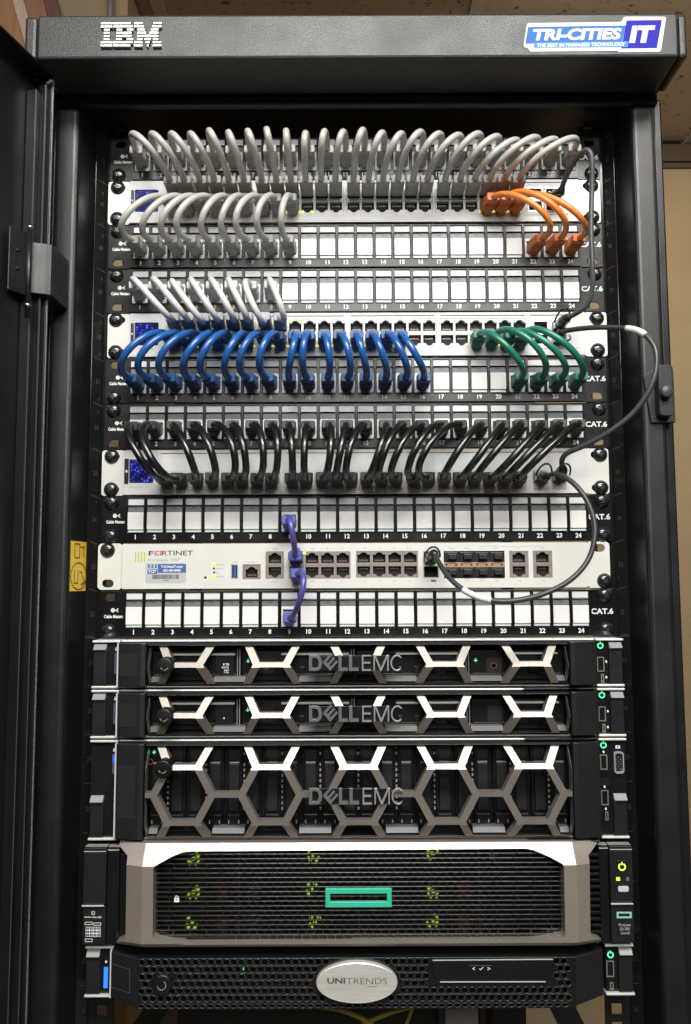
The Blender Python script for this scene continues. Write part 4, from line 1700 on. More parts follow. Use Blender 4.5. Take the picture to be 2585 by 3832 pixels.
# mesh
x0, x1 = S(566, 3350, 36)[0], S(2118, 3350, 36)[0]
z0, z1 = S(1334, 3542, 36)[1], S(1334, 3185, 36)[1]
MESHB = mat('mesh_gloss_black', (0.014, 0.014, 0.014), 0.22, spec=0.9)
n = 20
dzr = (z1 - z0) / n
pw = 7.25
loops = [rect(x0, x1, z0, z1)]
for i in range(n):
    za = z0 + i * dzr
    x = x0 + (0.9 if i % 2 else 0.9 + pw / 2)
    while x < x1 - 2:
        edge = min(x - x0, x1 - x)
        L = pw if edge > 60 else pw * 2
        xe = min(x + L - 1.1, x1 - 0.9)
        if xe - x > 1.5:
            loops.append(rect(x, xe, za + .55, za + dzr - .55))
        x += L
g = G(MESHB)
g.plate(loops, 28.5, 31)
mesh_ = part('mesh_grille', g, hp, bevel=0.32)
g = G(DARK)
g.box(x0, x1, z0, z1, 12.1, 16)
xs_ = [S(690 + 0, 3400, 18)[0], S(894, 3400, 18)[0], S(1343, 3400, 18)[0], S(1792, 3400, 18)[0]]
g.use(TABM)
for x in (S(894, 3400, 18)[0], S(1343, 3400, 18)[0], S(1792, 3400, 18)[0]):
    g.box(x - .5, x + .5, z0, z1, 16.05, 21)
g.use(mat('dull_maroon', (0.16, 0.035, 0.05), 0.5))
for v, a, b_ in ((VHL, 755, 812), (VHR, 540, 597)):
    for y0, y1 in (((252, 358), (432, 540)) if v is VHL else ((228, 318), (392, 490))):
        g.box(*v.rect(a, y0, b_, y1, 18), 16.05, 18)
part('drive_wall', g, hp)
g = G(INK)
for v, xx, ys in ((VHL, 955, ((266, '12K'), (292, 'SAS DS'), (317, 'LTR'), (344, '872744'))), (VHL, 955, ((435, '12K'), (460, 'SAS DS'), (485, 'LTR'), (512, '872744'))),
                  (VHR, 130, ((237, '12K'), (310, '872744'))), (VHR, 712, ((106, 'SAS'), (132, 'LTR')))):
    for y, t in ys:
        c = v.pt(xx, y, 18)
        g.text(t, c[0], c[1], 17.0, h=2.5)
part('drive_print', g, hp, label='small pale drive lettering')
for v, x, y in ((VHL, 630, 138), (VHL, 630, 316), (VHL, 620, 480), (VHL, 1272, 118), (VHL, 1262, 297), (VHL, 1280, 474), (VHR, 418, 100), (VHR, 421, 286), (VHR, 416, 428)):
    c = v.pt(x, y, 27)
    g = G(mat('ring_lime', (0.4, 0.7, 0.03), 0.4, emit=(0.50, 0.78, 0.06), estr=0.42))
    for a0 in random.sample((20, 110, 200, 290), 3):
        g.prism(ring_arc(c[0], c[1], 4.2, 5.7, a0, a0 + 50, 6), 22, 26.8)
    g.box(c[0] - 1.6, c[0] + 1.6, c[1] - .8, c[1] + .8, 22, 26.8)
    part('drive_ring_light', g, hp)
g = G(mat('teal_badge', (0.045, 0.56, 0.36), 0.32))
a = VH3.rect(367, 455, 1147, 677, 46)
b_ = VH3.rect(425, 517, 1090, 612, 46)
g.plate([rect(*a), rect(*b_)], 43, 46)
g.box(b_[0] - 3, b_[0] - .5, b_[2], b_[3], 31, 42.9)
g.box(b_[1] + .5, b_[1] + 3, b_[2], b_[3], 31, 42.9)
part('badge', g, hp, bevel=0.5)
g = G(INK)
c = VHL.pt(543, 350, 31.5)
g.plate([rrect(c[0] - 2.2, c[0] + 2.2, c[1] - 2.4, c[1] + 1.4, .4, 2), circ(c[0], c[1] - .4, .5, 8)], 31.05, 31.4)
g.prism(ring_arc(c[0], c[1] + 1.6, 1.0, 1.6, 0, 180, 8), 31.05, 31.4)
part('lock_symbol', g, mesh_)
# ears
eL0, eL1 = S(309, 3360, 30)[0], S(425, 3360, 30)[0]
eR0, eR1 = S(2262, 3360, 30)[0], S(2371, 3360, 30)[0]
zE1, zE0 = S(340, 3172, 30)[1], S(340, 3538, 30)[1]
zm_ = S(340, 3386, 30)[1]
for s, xa, xb in ((-1, eL0, eL1), (1, eR0, eR1)):
    g = G(SRVG)
    xs0, xs1 = (xa, xa + 20) if s < 0 else (xb - 20, xb)
    g.box(xs0, xs1, zm_ + .4, zE1, 2, 30)
    g.box(xs0, xs1, zE0, zm_ - 1.6, 2, 29)
    xs2, xs3 = (xs1 + .2, xb + 3.5) if s < 0 else (xa - 3, xs0 - .2)
    g.use(SRVB).box(xs2, xs3, zE0 - .5, zE1 - .6, 2, 27)
    ear = part('ear', g, hp, bevel=0.8)
    g = G(GREYLATCH)
    g.prism_x([(20, zE1 + .1), (27, zE1 + .1), (30.6, zE1 - 3.4), (30.1, zE1 - 3.8)], xs0 + .3, xs1 - .3)
    g.prism_x([(18, zE1 - .4), (25, zE1 - .4), (27.6, zE1 - 3.2), (27.1, zE1 - 3.6)], xs2 + .3, xs3 - .3)
    part('top_edge', g, ear)
    g = G(SILV)
    g.box(xs0 - .3, xs1 - 1, zm_ - .9, zm_ - .1, 29.5, 31.5)
    part('handle_line', g, ear, bevel=0.2)
    g = G(SRVB)                                           # ribs between ear and frame
    if s > 0:
        a = VHR.rect(1192, 110, 1240, 520, 30)
        for i in range(14):
            zz = a[2] + (a[3] - a[2]) * i / 13
            g.box(a[0], a[1], zz - 1.2, zz + 1.2, 12.1, 27)
        part('side_rib', g, hp, bevel=0.3)
    else:
        a = VHL.rect(205, 125, 268, 590, 30)
        g.box(a[0] + 1, a[1] + 3, a[2], a[3], 12.1, 22)
        part('side_panel', g, hp, bevel=0.5)
g = G(INK)
for t, x0_, y0_, x1_, y1_ in (('Drive Bay', 64, 1040, 236, 1066),):
    a = VH7.rect(x0_, y0_, x1_, y1_, 29)
    g.text(t, (a[0] + a[1]) / 2, (a[2] + a[3]) / 2, 29.1, w=a[1] - a[0], h=a[3] - a[2], bold=.03)


def frame_lines(x0_, y0_, x1_, y1_, w_=7):
    a = VH7.rect(x0_, y0_, x1_, y1_, 29)
    b2 = VH7.rect(x0_ + w_, y0_ + w_, x1_ - w_, y1_ - w_, 29)
    g.plate([rect(*a), rect(*b2)], 29.02, 29.15)


frame_lines(160, 972, 205, 1016)
frame_lines(246, 1040, 294, 1064, 6)
frame_lines(66, 1118, 172, 1158)
frame_lines(186, 1128, 292, 1168)
frame_lines(68, 1352, 172, 1396)
for r in range(3):
    for c_ in range(4):
        x = 78 + c_ * 52
        y = 1188 + r * 46
        frame_lines(x, y, x + 51, y + 45, 5)
        a = VH7.rect(x + 12, y + 10, x + 38, y + 36, 29)
        g.text(str(c_ + 1), (a[0] + a[1]) / 2, (a[2] + a[3]) / 2, 29.1, h=(a[3] - a[2]))
part('drive_map', g, hp)
g = G(SRVB)
a = V8R.rect(160, 945, 248, 1038, 30)
g.box(*a, 30.05, 30.8)
pb_ = part('power_button', g, hp, bevel=0.4)
g = G(LEDG)
power_symbol(g, (a[0] + a[1]) / 2, (a[2] + a[3]) / 2 - .5, 30.85, 3.4, LEDG)
part('power_symbol', g, pb_)
g = G(LEDG)
g.box(*V8R.rect(158, 1086, 190, 1116, 30), 30.05, 30.3)
part('indicator_light', g, hp)
g = G(TABM)
g.box(*V8R.rect(240, 1086, 268, 1116, 30), 30.05, 30.3)
part('indicator_light', g, hp)
g = G(mat('pale_button', (0.62, 0.62, 0.60), 0.3))
g.prism(rrect(*V8R.rect(172, 1160, 262, 1208, 30), 1.5, 3), 30.05, 30.9)
part('button', g, hp, bevel=0.3)
g = G(mat('pale_teal_ink', (0.30, 0.62, 0.52), 0.5))
a, b_ = V8R.rect(162, 1378, 288, 1432, 29), V8R.rect(178, 1392, 272, 1417, 29)
g.plate([rect(*a), rect(*b_)], 29.02, 29.2)
g.use(mat('pale_print', (0.50, 0.50, 0.49), 0.5))
for t, y0_, y1_, xa, xb in (('ProLiant', 1476, 1500, 180, 282), ('DL380', 1510, 1534, 192, 272), ('Gen10', 1546, 1568, 196, 272)):
    a = V8R.rect(xa, y0_, xb, y1_, 29)
    g.text(t, (a[0] + a[1]) / 2, (a[2] + a[3]) / 2, 29.1, w=a[1] - a[0], h=a[3] - a[2])
part('printing', g, hp)

# ================================================================== bottom appliance with round-hole bezel and oval badge
VT4, VT5, VT6 = View(540, 3560, 3.136), View(1100, 3560, 3.136), View(1600, 3560, 2.24)
un_ = thing('backup_appliance', 'black perforated-front appliance with silver oval badge, lowest unit in the rack', 'backup appliance', (0, 0, -U * 18))
top, bot = -U * 17 - 0.9, -U * 18 + 0.9
for s, zz in ((1, top), (-1, bot)):
    z_a, z_b = sorted((zz, zz - s * 1.7))
    for q in (-1, 1):
        a, b_ = sorted((q * 216.2, q * 241.5))
        part('ear_edge', G(SILV).box(a, b_, z_a - .15, z_b + .15, 0, 22.5), un_, bevel=0.7)
g = G(DARK)
g.box(-215, 215, bot + 1.8, top - 1.8, -600, 4)
part('chassis', g, un_)
ze0, ze1 = bot + 1.9, top - 1.9
zc = (top + bot) / 2
for s in (-1, 1):
    a, b_ = sorted((s * 217, s * 241.3))
    g = G(SRVB)
    g.box(a, b_, ze0, ze1, 0.1, 19)
    ear = part('ear', g, un_, bevel=0.5)
    a, b_ = sorted((s * 228.2, s * 240.3))
    g = G(SRVG)
    g.box(a, b_, ze0 + .6, ze1 - 7.0, 19.05, 21.5)
    lev = part('latch', g, ear, bevel=0.6)
    g = G(GREYLATCH)
    lz = ze1 - .8
    g.prism_x([(19.05, lz), (20.2, lz), (24.2, lz - 5.0), (24.2, lz - 5.7), (19.05, lz - 5.7)], a + .3, b_ - .3)
    part('latch_lip', g, lev, bevel=0.25)
g = G(LEDBLUE)
a = VHL.rect(153, 712, 175, 824, 20)
g.box(*a, 19.05, 20)
part('status_light', g, un_, bevel=0.4)
g = G(INK)
g.lathe(*VHL.pt(165, 686, 20), [(1.2, 19.05), (.9, 19.4)], 8)
part('symbol', g, un_)
g = G(SRVB)
c = VHR.pt(1286, 592, 20)
g.lathe(c[0], c[1], [(4.0, 19.02), (3.8, 19.6)], 18)
pb_ = part('power_button', g, un_)
g = G(LEDGR)
power_symbol(g, c[0], c[1], 19.62, 2.9, LEDGR)
part('power_symbol', g, pb_)
g = G(METAL)
usb_socket(g, VHR.rect(1267, 622, 1304, 702, 20), 19.1)
part('usb_port', g, un_)
g = G(METAL)
usb_socket(g, VHR.rect(1284, 728, 1302, 764, 20), 19.1)
part('micro_usb_port', g, un_)
# bezel: faceted ends, perforated middle
GB = mat('glossy_bezel_black', (0.007, 0.007, 0.007), 0.22, spec=0.8)
zb1, zb0 = top - 1.2, S(1334, 3772, 36)[1]
bezel = thing_part('bezel', un_)
xL0, xL1 = VHL.pt(192, 700, 27)[0], VHL.pt(335, 700, 33)[0]
xR0, xR1 = VHR.pt(1112, 700, 33)[0], VHR.pt(1254, 700, 27)[0]
for s, xa, xb in ((-1, xL0, xL1), (1, xR1, xR0)):
    v = [(xa, -5, zb0 + 5), (xa, -5, zb1 - 1), (xa, -26, zb1 - 1), (xa, -26, zb0 + 5),
         (xb, -5, zb0), (xb, -5, zb1 - 2.5), (xb, -35, zb1 - 3.5), (xb, -35, zb0 + .5)]
    g = G(SRVG)
    g.add(v, [(0, 1, 2, 3), (4, 5, 6, 7), (0, 1, 5, 4), (1, 2, 6, 5), (2, 3, 7, 6), (3, 0, 4, 7)])
    part('bezel_end', g, bezel, bevel=0.8)
g = G(SILV)
g.box(xL0 - 1.3, xL0 - .1, bot + 1, top - 1.9, 5, 25.5)
part('bezel_edge', g, bezel)
g = G(mat('pad_outline', (0.07, 0.07, 0.07), 0.4))
ox = [VHL.pt(x, y, 31) for x, y in ((192, 704), (298, 716), (296, 846), (190, 832))]
ix = [VHL.pt(x, y, 31) for x, y in ((192, 708), (294, 720), (292, 842), (190, 828))]
f_ = lambda x: 26 + (x - xL0) / (xL1 - xL0) * 9 + .25
for i in range(3):
    q = [ox[i], ox[i + 1], ix[i + 1], ix[i]]
    g.add([(x, -f_(x), zz) for x, zz in q], [(0, 1, 2, 3)])
part('release_pad', g, bezel)
# perforated sheet
gx0, gx1 = xL1 + .1, xR0 - .1
disp = [(1618, 3592), (2067, 3588), (2067, 3648), (2040, 3672), (1646, 3673), (1618, 3650)]
dz0 = [S(x, y, 37) for x, y in disp]
dx0, dx1 = dz0[0][0], dz0[1][0]
ddz0 = min(q[1] for q in dz0)
bc = VT5.pt(737, 367, 40)
BA, BB = 35.0, 17.0
lc = VT4.pt(205, 395, 38)
pw = 6.62
ph = 5.98
zrow = VT4.pt(400, 130, 36)[1]
rims = []
loops = [rect(gx0, gx1, zb0, zb1 - 3.6)]
for r in range(7):
    zz = zrow - r * ph
    rz = 2.55
    if zz - rz < zb0 + .3:
        rz = 1.6
        zz = zb0 + .5 + rz
    x = gx0 + 4.2 + (pw / 2 if r % 2 else 0)
    while x < gx1 - 3.5:
        ok = True
        if ((x - bc[0]) / (BA + 3)) ** 2 + ((zz - bc[1]) / (BB + 2.5)) ** 2 < 1:
            ok = False
        if math.hypot(x - lc[0], zz - lc[1]) < 10.5:
            ok = False
        if dx0 - 3 < x < dx1 + 3 and zz > ddz0 - 3.2:
            ok = False
        if ok:
            loops.append(circ(x, zz, 2.62, 14, 2.62 if rz > 2 else rz))
            rims.append((x, zz, rz / 2.62 if rz < 2 else 1.0))
        x += pw
g = G(GB)
g.plate(loops, 33.2, 36)
g.use(mat('hole_rim_glint_black', (0.035, 0.035, 0.035), 0.26, spec=0.9))  # rims coloured lighter than the sheet to paint in their highlights
for x, zz, kz in rims:
    g.lathe(x, zz, [(2.60, 35.0), (2.62, 36.1), (2.85, 36.35), (3.1, 36.2), (3.2, 35.9)], 14, rz=kz, cap=False)
part('perforated_sheet', g, bezel)
g = G(GB)
g.prism_x([(5, zb1), (27, zb1), (35.6, zb1 - 3.0), (35.8, zb1 - 3.55), (5, zb1 - 3.55)], gx0, gx1)
g.box(gx0, gx1, zb0 - 1.2, zb0 - .05, 8, 35)
part('bezel_rail', g, bezel, bevel=0.3)
g = G(DRIVEM)
g.box(gx0, gx1, zb0 + 1, zb1 - 4, 6, 16)
rr = random.Random(5)
g.use(SRVG)
for i in range(8):
    xx = gx0 + 10 + i * 47
    g.box(xx, xx + 38, zb0 + 8, zb0 + 17, 16.1, 20)
g.use(TABM)
for x, y in ((655, 212), (1262, 208), (602, 292)):
    c = VT4.pt(x, y, 30)
    g.lathe(c[0], c[1], [(2.2, 16.1), (2.0, 22), (.5, 23)], 10)
g.use(LEDGR)
c = VT4.pt(1140, 264, 30)
g.box(c[0] - 1, c[0] + 1, c[1] - 2, c[1] + 1, 20, 26)
part('drive_wall', g, un_)
g = G(SRVB)
g.lathe(lc[0], lc[1], [(8.6, 30), (8.6, 37.5), (7.8, 38.5), (7.4, 38.65), (7.2, 38.7), (0.4, 38.7)], 26)
lk = part('lock', g, bezel)
g = G(LETTER)
for a0, a1 in ((-60, 60), (190, 290)):
    g.prism(ring_arc(lc[0], lc[1], 3.3, 4.0, a0, a1, 10), 38.72, 39)
part('lock_keyway', g, lk)
# small display
g = G(SRVB)
g.prism(dz0, 33, 37.2)
dsp = part('display', g, bezel, bevel=0.5)
g = G(SILV)
for a, b_ in ((0, 1), (4, 3)):
    (xa, za), (xb, zb_) = dz0[a], dz0[b_]
    L = math.hypot(xb - xa, zb_ - za)
    nx, nz = -(zb_ - za) / L * .35, (xb - xa) / L * .35
    g.prism([(xa + nx, za + nz), (xb + nx, zb_ + nz), (xb - nx, zb_ - nz), (xa - nx, za - nz)], 37.25, 37.8)
part('display_edge', g, dsp)
g = G(INK)
for pts in ([(396, 132), (372, 145), (396, 158), (398, 154), (381, 145), (398, 136)], [(502, 132), (528, 145), (502, 158), (500, 154), (519, 145), (500, 136)],
            [(432, 147), (444, 158), (468, 133), (464, 130), (444, 150), (436, 143)]):
    g.plate([[VT6.pt(x, y, 37.5) for x, y in pts]], 37.25, 37.45)
g.use(TABM)
a = VT6.rect(349, 117, 538, 120, 37.5)
g.box(*a, 37.25, 37.4)
part('display_symbols', g, dsp)
# oval badge
bm_ = mat('brushed_badge', (0.74, 0.71, 0.66), 0.32, metal=0.35, grain=0.10, gscale=700, aniso=(0.03, 1, 1))
g = G(bm_)
prof = []
n = 48
vv, ff = [], []
for r_, p_ in ((1.0, 34.5), (1.0, 39.5), (0.985, 40.6), (0.945, 41.2), (0.90, 41.0)):
    for i in range(n):
        a = 2 * math.pi * i / n
        ex = 0 if r_ > .99 else 0
        vv.append((bc[0] + (BA - (1 - r_) * BB) * math.cos(a), -p_, bc[1] + (BB - (1 - r_) * BB) * math.sin(a)))
for q in range(4):
    for i in range(n):
        j = (i + 1) % n
        ff.append((q * n + i, q * n + j, (q + 1) * n + j, (q + 1) * n + i))
ff.append(list(range(4 * n, 5 * n)))
ff.append(list(range(n)))
g.add(vv, ff)
bd = part('badge', g, bezel)
g = G(mat('badge_ink', (0.09, 0.09, 0.09), 0.5))
for t, x0_, x1_, y0_, y1_, bo in (('UNI', 390, 600, 310, 378, .03), ('TRENDS', 612, 1092, 314, 383, -.012), ('| Kaseya', 852, 980, 402, 422, 0)):
    a = VT5.rect(x0_, y0_, x1_, y1_, 41)
    g.text(t, (a[0] + a[1]) / 2, (a[2] + a[3]) / 2, 41.15, w=a[1] - a[0], h=a[3] - a[2], bold=bo)
part('printing', g, bd)
# ================================================================== patch cables
def plug_mesh(m):
    """snagless boot, axis along -y (out of the panel), latch side down; y = 0 at the socket face"""
    g = G(m)
    secs = [(-1, 5.7, -6.6, 3.2), (3, 5.7, -7.0, 3.6), (6, 6.0, -7.1, 3.8), (10, 6.2, -7.0, 3.7), (12, 6.2, -6.9, 3.4), (12.2, 5.75, -6.3, 3.1), (13.2, 5.75, -6.3, 3.0),
            (13.4, 6.15, -6.8, 3.2), (14.6, 6.15, -6.7, 3.0), (14.8, 5.7, -6.2, 2.7), (15.8, 5.7, -6.1, 2.6), (16, 6.1, -6.6, 2.9), (17.2, 6.1, -6.5, 2.8),
            (17.4, 5.7, -6.0, 2.4), (18.4, 5.7, -6.0, 2.3), (18.6, 6.1, -6.4, 2.6), (23.2, 6.3, -6.0, 2.1), (24.2, 5.9, -5.5, 1.7)]
    v, f = [], []
    nn = 0
    for p, w, z0_, z1_ in secs:
        ring = rrect(-w, w, z0_, z1_, 1.6, 3)
        nn = len(ring)
        v += [(x, -p, z) for x, z in ring]
    for i in range(len(secs) - 1):
        for j in range(nn):
            k2 = (j + 1) % nn
            f.append((i * nn + j, i * nn + k2, (i + 1) * nn + k2, (i + 1) * nn + j))
    f.append(list(range(nn)))
    f.append(list(range((len(secs) - 1) * nn, len(secs) * nn)))
    g.add(v, f)
    # tongue over the latch, with its small hole
    g.add([(x, -p, z) for x, p, z in ((-2.6, 1.0, -10.2), (2.6, 1.0, -10.2), (4.8, 10, -7.0), (-4.8, 10, -7.0), (-2.6, 1.0, -6.0), (2.6, 1.0, -6.0), (4.8, 10, -5.6), (-4.8, 10, -5.6))],
          [(0, 1, 2, 3), (4, 5, 6, 7), (0, 1, 5, 4), (1, 2, 6, 5), (2, 3, 7, 6), (3, 0, 4, 7)])
    g.use(DARK).box(-.8, .8, -10.0, -8.6, 1.6, 2.6)
    return g


CM = {}
for nm, col, boot, rgh in (('grey', (0.52, 0.505, 0.465), (0.39, 0.38, 0.345), .36), ('white', (0.66, 0.66, 0.66), (0.50, 0.50, 0.51), .36),
                           ('orange', (0.82, 0.245, 0.040), (0.68, 0.18, 0.045), .38), ('blue', (0.015, 0.108, 0.37), (0.028, 0.105, 0.30), .28),
                           ('green', (0.014, 0.20, 0.13), (0.03, 0.19, 0.135), .32), ('black', (0.009, 0.009, 0.009), (0.030, 0.030, 0.030), .24),
                           ('purple', (0.085, 0.080, 0.36), (0.13, 0.13, 0.45), .36)):
    cm_ = mat(nm + '_cable_jacket', col, rgh, grain=0.05, gscale=200, bump=0.08, bscale=300, spec=0.85)
    bm2 = mat(nm + '_plug_boot', boot, rgh + .06, grain=0.05, gscale=200)
    CM[nm] = (cm_, mesh_of('plug', plug_mesh(bm2), Vector()))


def bez(a, c1, c2, b_, t):
    u = 1 - t
    return a * u ** 3 + c1 * 3 * u * u * t + c2 * 3 * u * t * t + b_ * t ** 3


def patch(colour, label, group, a, b_, mid=None, pm=52, r=2.75, flip_a=False, flip_b=False, h=None, top=None, bulge=(0, 0), skew=0.0, vs=0.0):
    """a, b_: (x, p, z) of the two sockets. mid: photograph point (1568-wide view) the middle of the cord passes at depth pm"""
    A = Vector((a[0], -(a[1] + 23.0), a[2] + (1.9 if flip_a else -1.9)))
    B = Vector((b_[0], -(b_[1] + 23.0), b_[2] + (1.9 if flip_b else -1.9)))
    if mid:
        x, z = un(mid[0] * 1.64860, mid[1] * 1.64860, pm)
        M = Vector((x, -pm, z))
        off = (M - (A + B) / 2) / 0.75
    else:
        off = Vector((bulge[0], -(h or 32), bulge[1]))
        if top is not None:                       # height of the arch in the photograph sets how far it stands out
            lo, hi = 12.0, 75.0
            for _ in range(24):
                hm = (lo + hi) / 2
                o_ = Vector((bulge[0], -hm, bulge[1]))
                yy = min(proj(q.x, -q.y, q.z + r)[1] for q in (bez(A, A + o_, B + o_, B, t / 20) for t in range(21)))
                if yy > top * 1.6486:
                    lo = hm
                else:
                    hi = hm
            off = Vector((bulge[0], -hm, bulge[1]))
    yaws = []
    for E_ in (A, B):
        f_ = max(-.20, min(.20, off.x / max(20, abs(off.y)) * .35)) + random.uniform(-.02, .02)
        E_.x += 23 * math.sin(f_)
        yaws.append(f_)
    C1, C2 = A + off + Vector((skew, 0, vs)), B + off - Vector((skew, 0, vs))
    # keep the cord leaving each boot roughly along the boot
    P0, P1 = A + Vector((0, 3, 0)), B + Vector((0, 3, 0))
    pts = [P0] + [bez(A, C1, C2, B, t / 30) for t in range(31)] + [P1]
    jac, plug = CM[colour]
    root = thing('patch_cable', label, 'patch cable', tuple(B), group)
    g = G(jac)
    g.tube([(q.x, q.y, q.z) for q in pts], r, 12)
    part('cord', g, root)
    for e, yaw, fl in ((a, yaws[0], flip_a), (b_, yaws[1], flip_b)):
        o = bpy.data.objects.new('plug', plug)
        COL.objects.link(o)
        o.parent = root
        o.location = (Vector((e[0], -e[1], e[2])) - OFF[root]) * MM
        o.rotation_euler = (random.uniform(-.02, .02), math.pi if fl else 0, yaw)
        m2 = o.modifiers.new('bevel', 'BEVEL')
        m2.width = 0.3 * MM
        m2.segments = 1
        m2.limit_method = 'ANGLE'
        m2.angle_limit = R(40)
    return root


def pport(unit, n):
    return (PX[n - 1], 3.6, top_of(unit) + PZ)


S1X, S2X, S3D = -1.0, 1.3, -1.2


def sport(k, dx, c, row):
    return (dx + COLX[c - 1], 4.6, top_of(k) + ROWZ[row])


ordw = ['', 'first', 'second', 'third', 'fourth', 'fifth', 'sixth', 'seventh', 'eighth', 'ninth', 'tenth']
TOPS = [297, 297, 297, 297, 290, 294, 291, 287, 291, 296, 292, 293, 289, 295, 297, 293, 297, 300, 297, 303, 311, 305, 309, 307]
for i in range(1, 25):
    patch('grey', 'light grey cable from port %d of the topmost patch panel to the switch below' % i, 'grey cables of the topmost patch panel',
          pport(0, i), sport(1, S1X, i, 0), top=TOPS[i - 1], r=3.0, flip_b=True)
GM = [(301, 478), (346, 478), (384, 478), (416, 478), (470, 478), (511.7, 478), (545, 478), (591, 478), (643, 478)]
for i in range(1, 10):
    patch('grey', 'light grey cable bowing left, into port %d of the panel with orange cables' % i, 'grey cables under the upper switch',
          sport(1, S1X, i, 1), pport(2, i), mid=GM[i - 1], pm=60, r=3.0, skew=3.5)
for n, c, m in ((22, 22, (1213, 472)), (23, 23, (1244, 462)), (24, 24, (1288, 472))):
    patch('orange', 'orange cable ending in port %d, %s of three' % (n, {22: 'lowest and leftmost', 23: 'the middle one', 24: 'rightmost'}[n]), 'orange cables',
          sport(1, S1X, c, 1), pport(2, n), mid=m, pm=60, r=2.85)
WM = [(337, 674), (381, 674), (420, 685), (458.7, 677.6), (503, 677.6), (538, 677.6), (572, 687), (628, 679)]
for i in range(1, 9):
    patch('white', 'white cable slanting from port %d of its patch panel to the middle switch' % i, 'white cables',
          pport(3, i), sport(4, S2X, i, 0), mid=WM[i - 1], pm=66, r=2.9, skew=-10, vs=20, flip_b=True)
BMID = [(302.4, 786.8), (338, 788.7), (382.7, 788.7), (435, 790.7), (469.7, 790.7), (522, 790.7), (555.6, 790.7), (599, 790.7), (662, 792.6), (689.4, 788.7), (743.6, 792.6),
        (786.7, 792.6), (820.5, 790.7), (863.6, 792.6), (906.8, 792.6), (938, 792.6)]
for i in range(1, 17):
    patch('blue', 'blue cable from the middle switch to port %d of the panel below it' % i, 'blue cables',
          sport(4, S2X, i, 1), pport(5, i), mid=BMID[i - 1], pm=62, r=3.25, skew=(5 if i < 9 else 4 if i < 11 else -3))
for n, m in ((21, (1151.9, 787)), (22, (1204, 775.5)), (23, (1244.7, 783)), (24, (1274.7, 773.6))):
    patch('green', 'green cable bending over to port %d of the panel under the middle switch' % n, 'green cables',
          sport(4, S2X, n, 1), pport(5, n), mid=m, pm=60, r=3.0)
KM = [(312, 1029.8), (341.9, 1033.6), (420.4, 1025.9), (469.6, 1022), (518.7, 1022), (547, 1022), (590, 1022), (625, 1022), (660, 1022), (690.8, 1026), (746, 1026), (773, 1026),
      (797, 1026), (859.5, 1026), (879, 1022), (911.7, 1022), (952, 1018), (977.5, 1022), (1047, 1022), (1097.4, 1026), (1132, 1022), (1178.7, 1026), (1209.6, 1026), (1244, 1026)]
for i in range(1, 25):
    patch('black', 'black cable hanging from port %d of its patch panel to the lowest switch' % i, 'black cables',
          pport(6, i), (S3D + S3X[i - 1], 4.6, top_of(7) + S3Z), mid=KM[i - 1], pm=60, r=3.3, skew=(-3 if i < 3 else 0) + random.uniform(-1.2, 1.2), vs=3)
wp = [(a, n) for a, n in sockets][1][0]
wx = (wp[0] + wp[1]) / 2
wh = (wp[3] - wp[2]) / 2
patch('purple', 'purple cable from the panel above down to the upper socket of the cream firewall', 'purple cables',
      pport(8, 9), (wx, 4.6, wp[2] + wh * 1.5), mid=(661, 1200), pm=52, r=2.7, flip_b=True)
patch('purple', 'purple cable from the lower socket of the cream firewall to the panel below', 'purple cables',
      (wx, 4.6, wp[2] + wh * .5), pport(10, 9), mid=(681, 1335), pm=58, r=2.7)


# ------------------------------------------------------------------ thick module cables with pull loops
def smooth(pts, n=8):
    out = []
    m = len(pts)
    for i in range(m - 1):
        p0, p1, p2, p3 = pts[max(i - 1, 0)], pts[i], pts[i + 1], pts[min(i + 2, m - 1)]
        for k_ in range(n):
            t = k_ / n
            out.append(0.5 * ((2 * p1) + (p2 - p0) * t + (2 * p0 - 5 * p1 + 4 * p2 - p3) * t * t + (3 * p1 - p0 - 3 * p2 + p3) * t ** 3))
    out.append(pts[-1])
    return out


MODB = mat('module_black', (0.018, 0.018, 0.018), 0.30)
DACJ = mat('dark_grey_jacket', (0.045, 0.045, 0.047), 0.36, grain=0.1, gscale=200)
DACL = mat('mid_grey_jacket', (0.075, 0.075, 0.078), 0.34, grain=0.1, gscale=200)


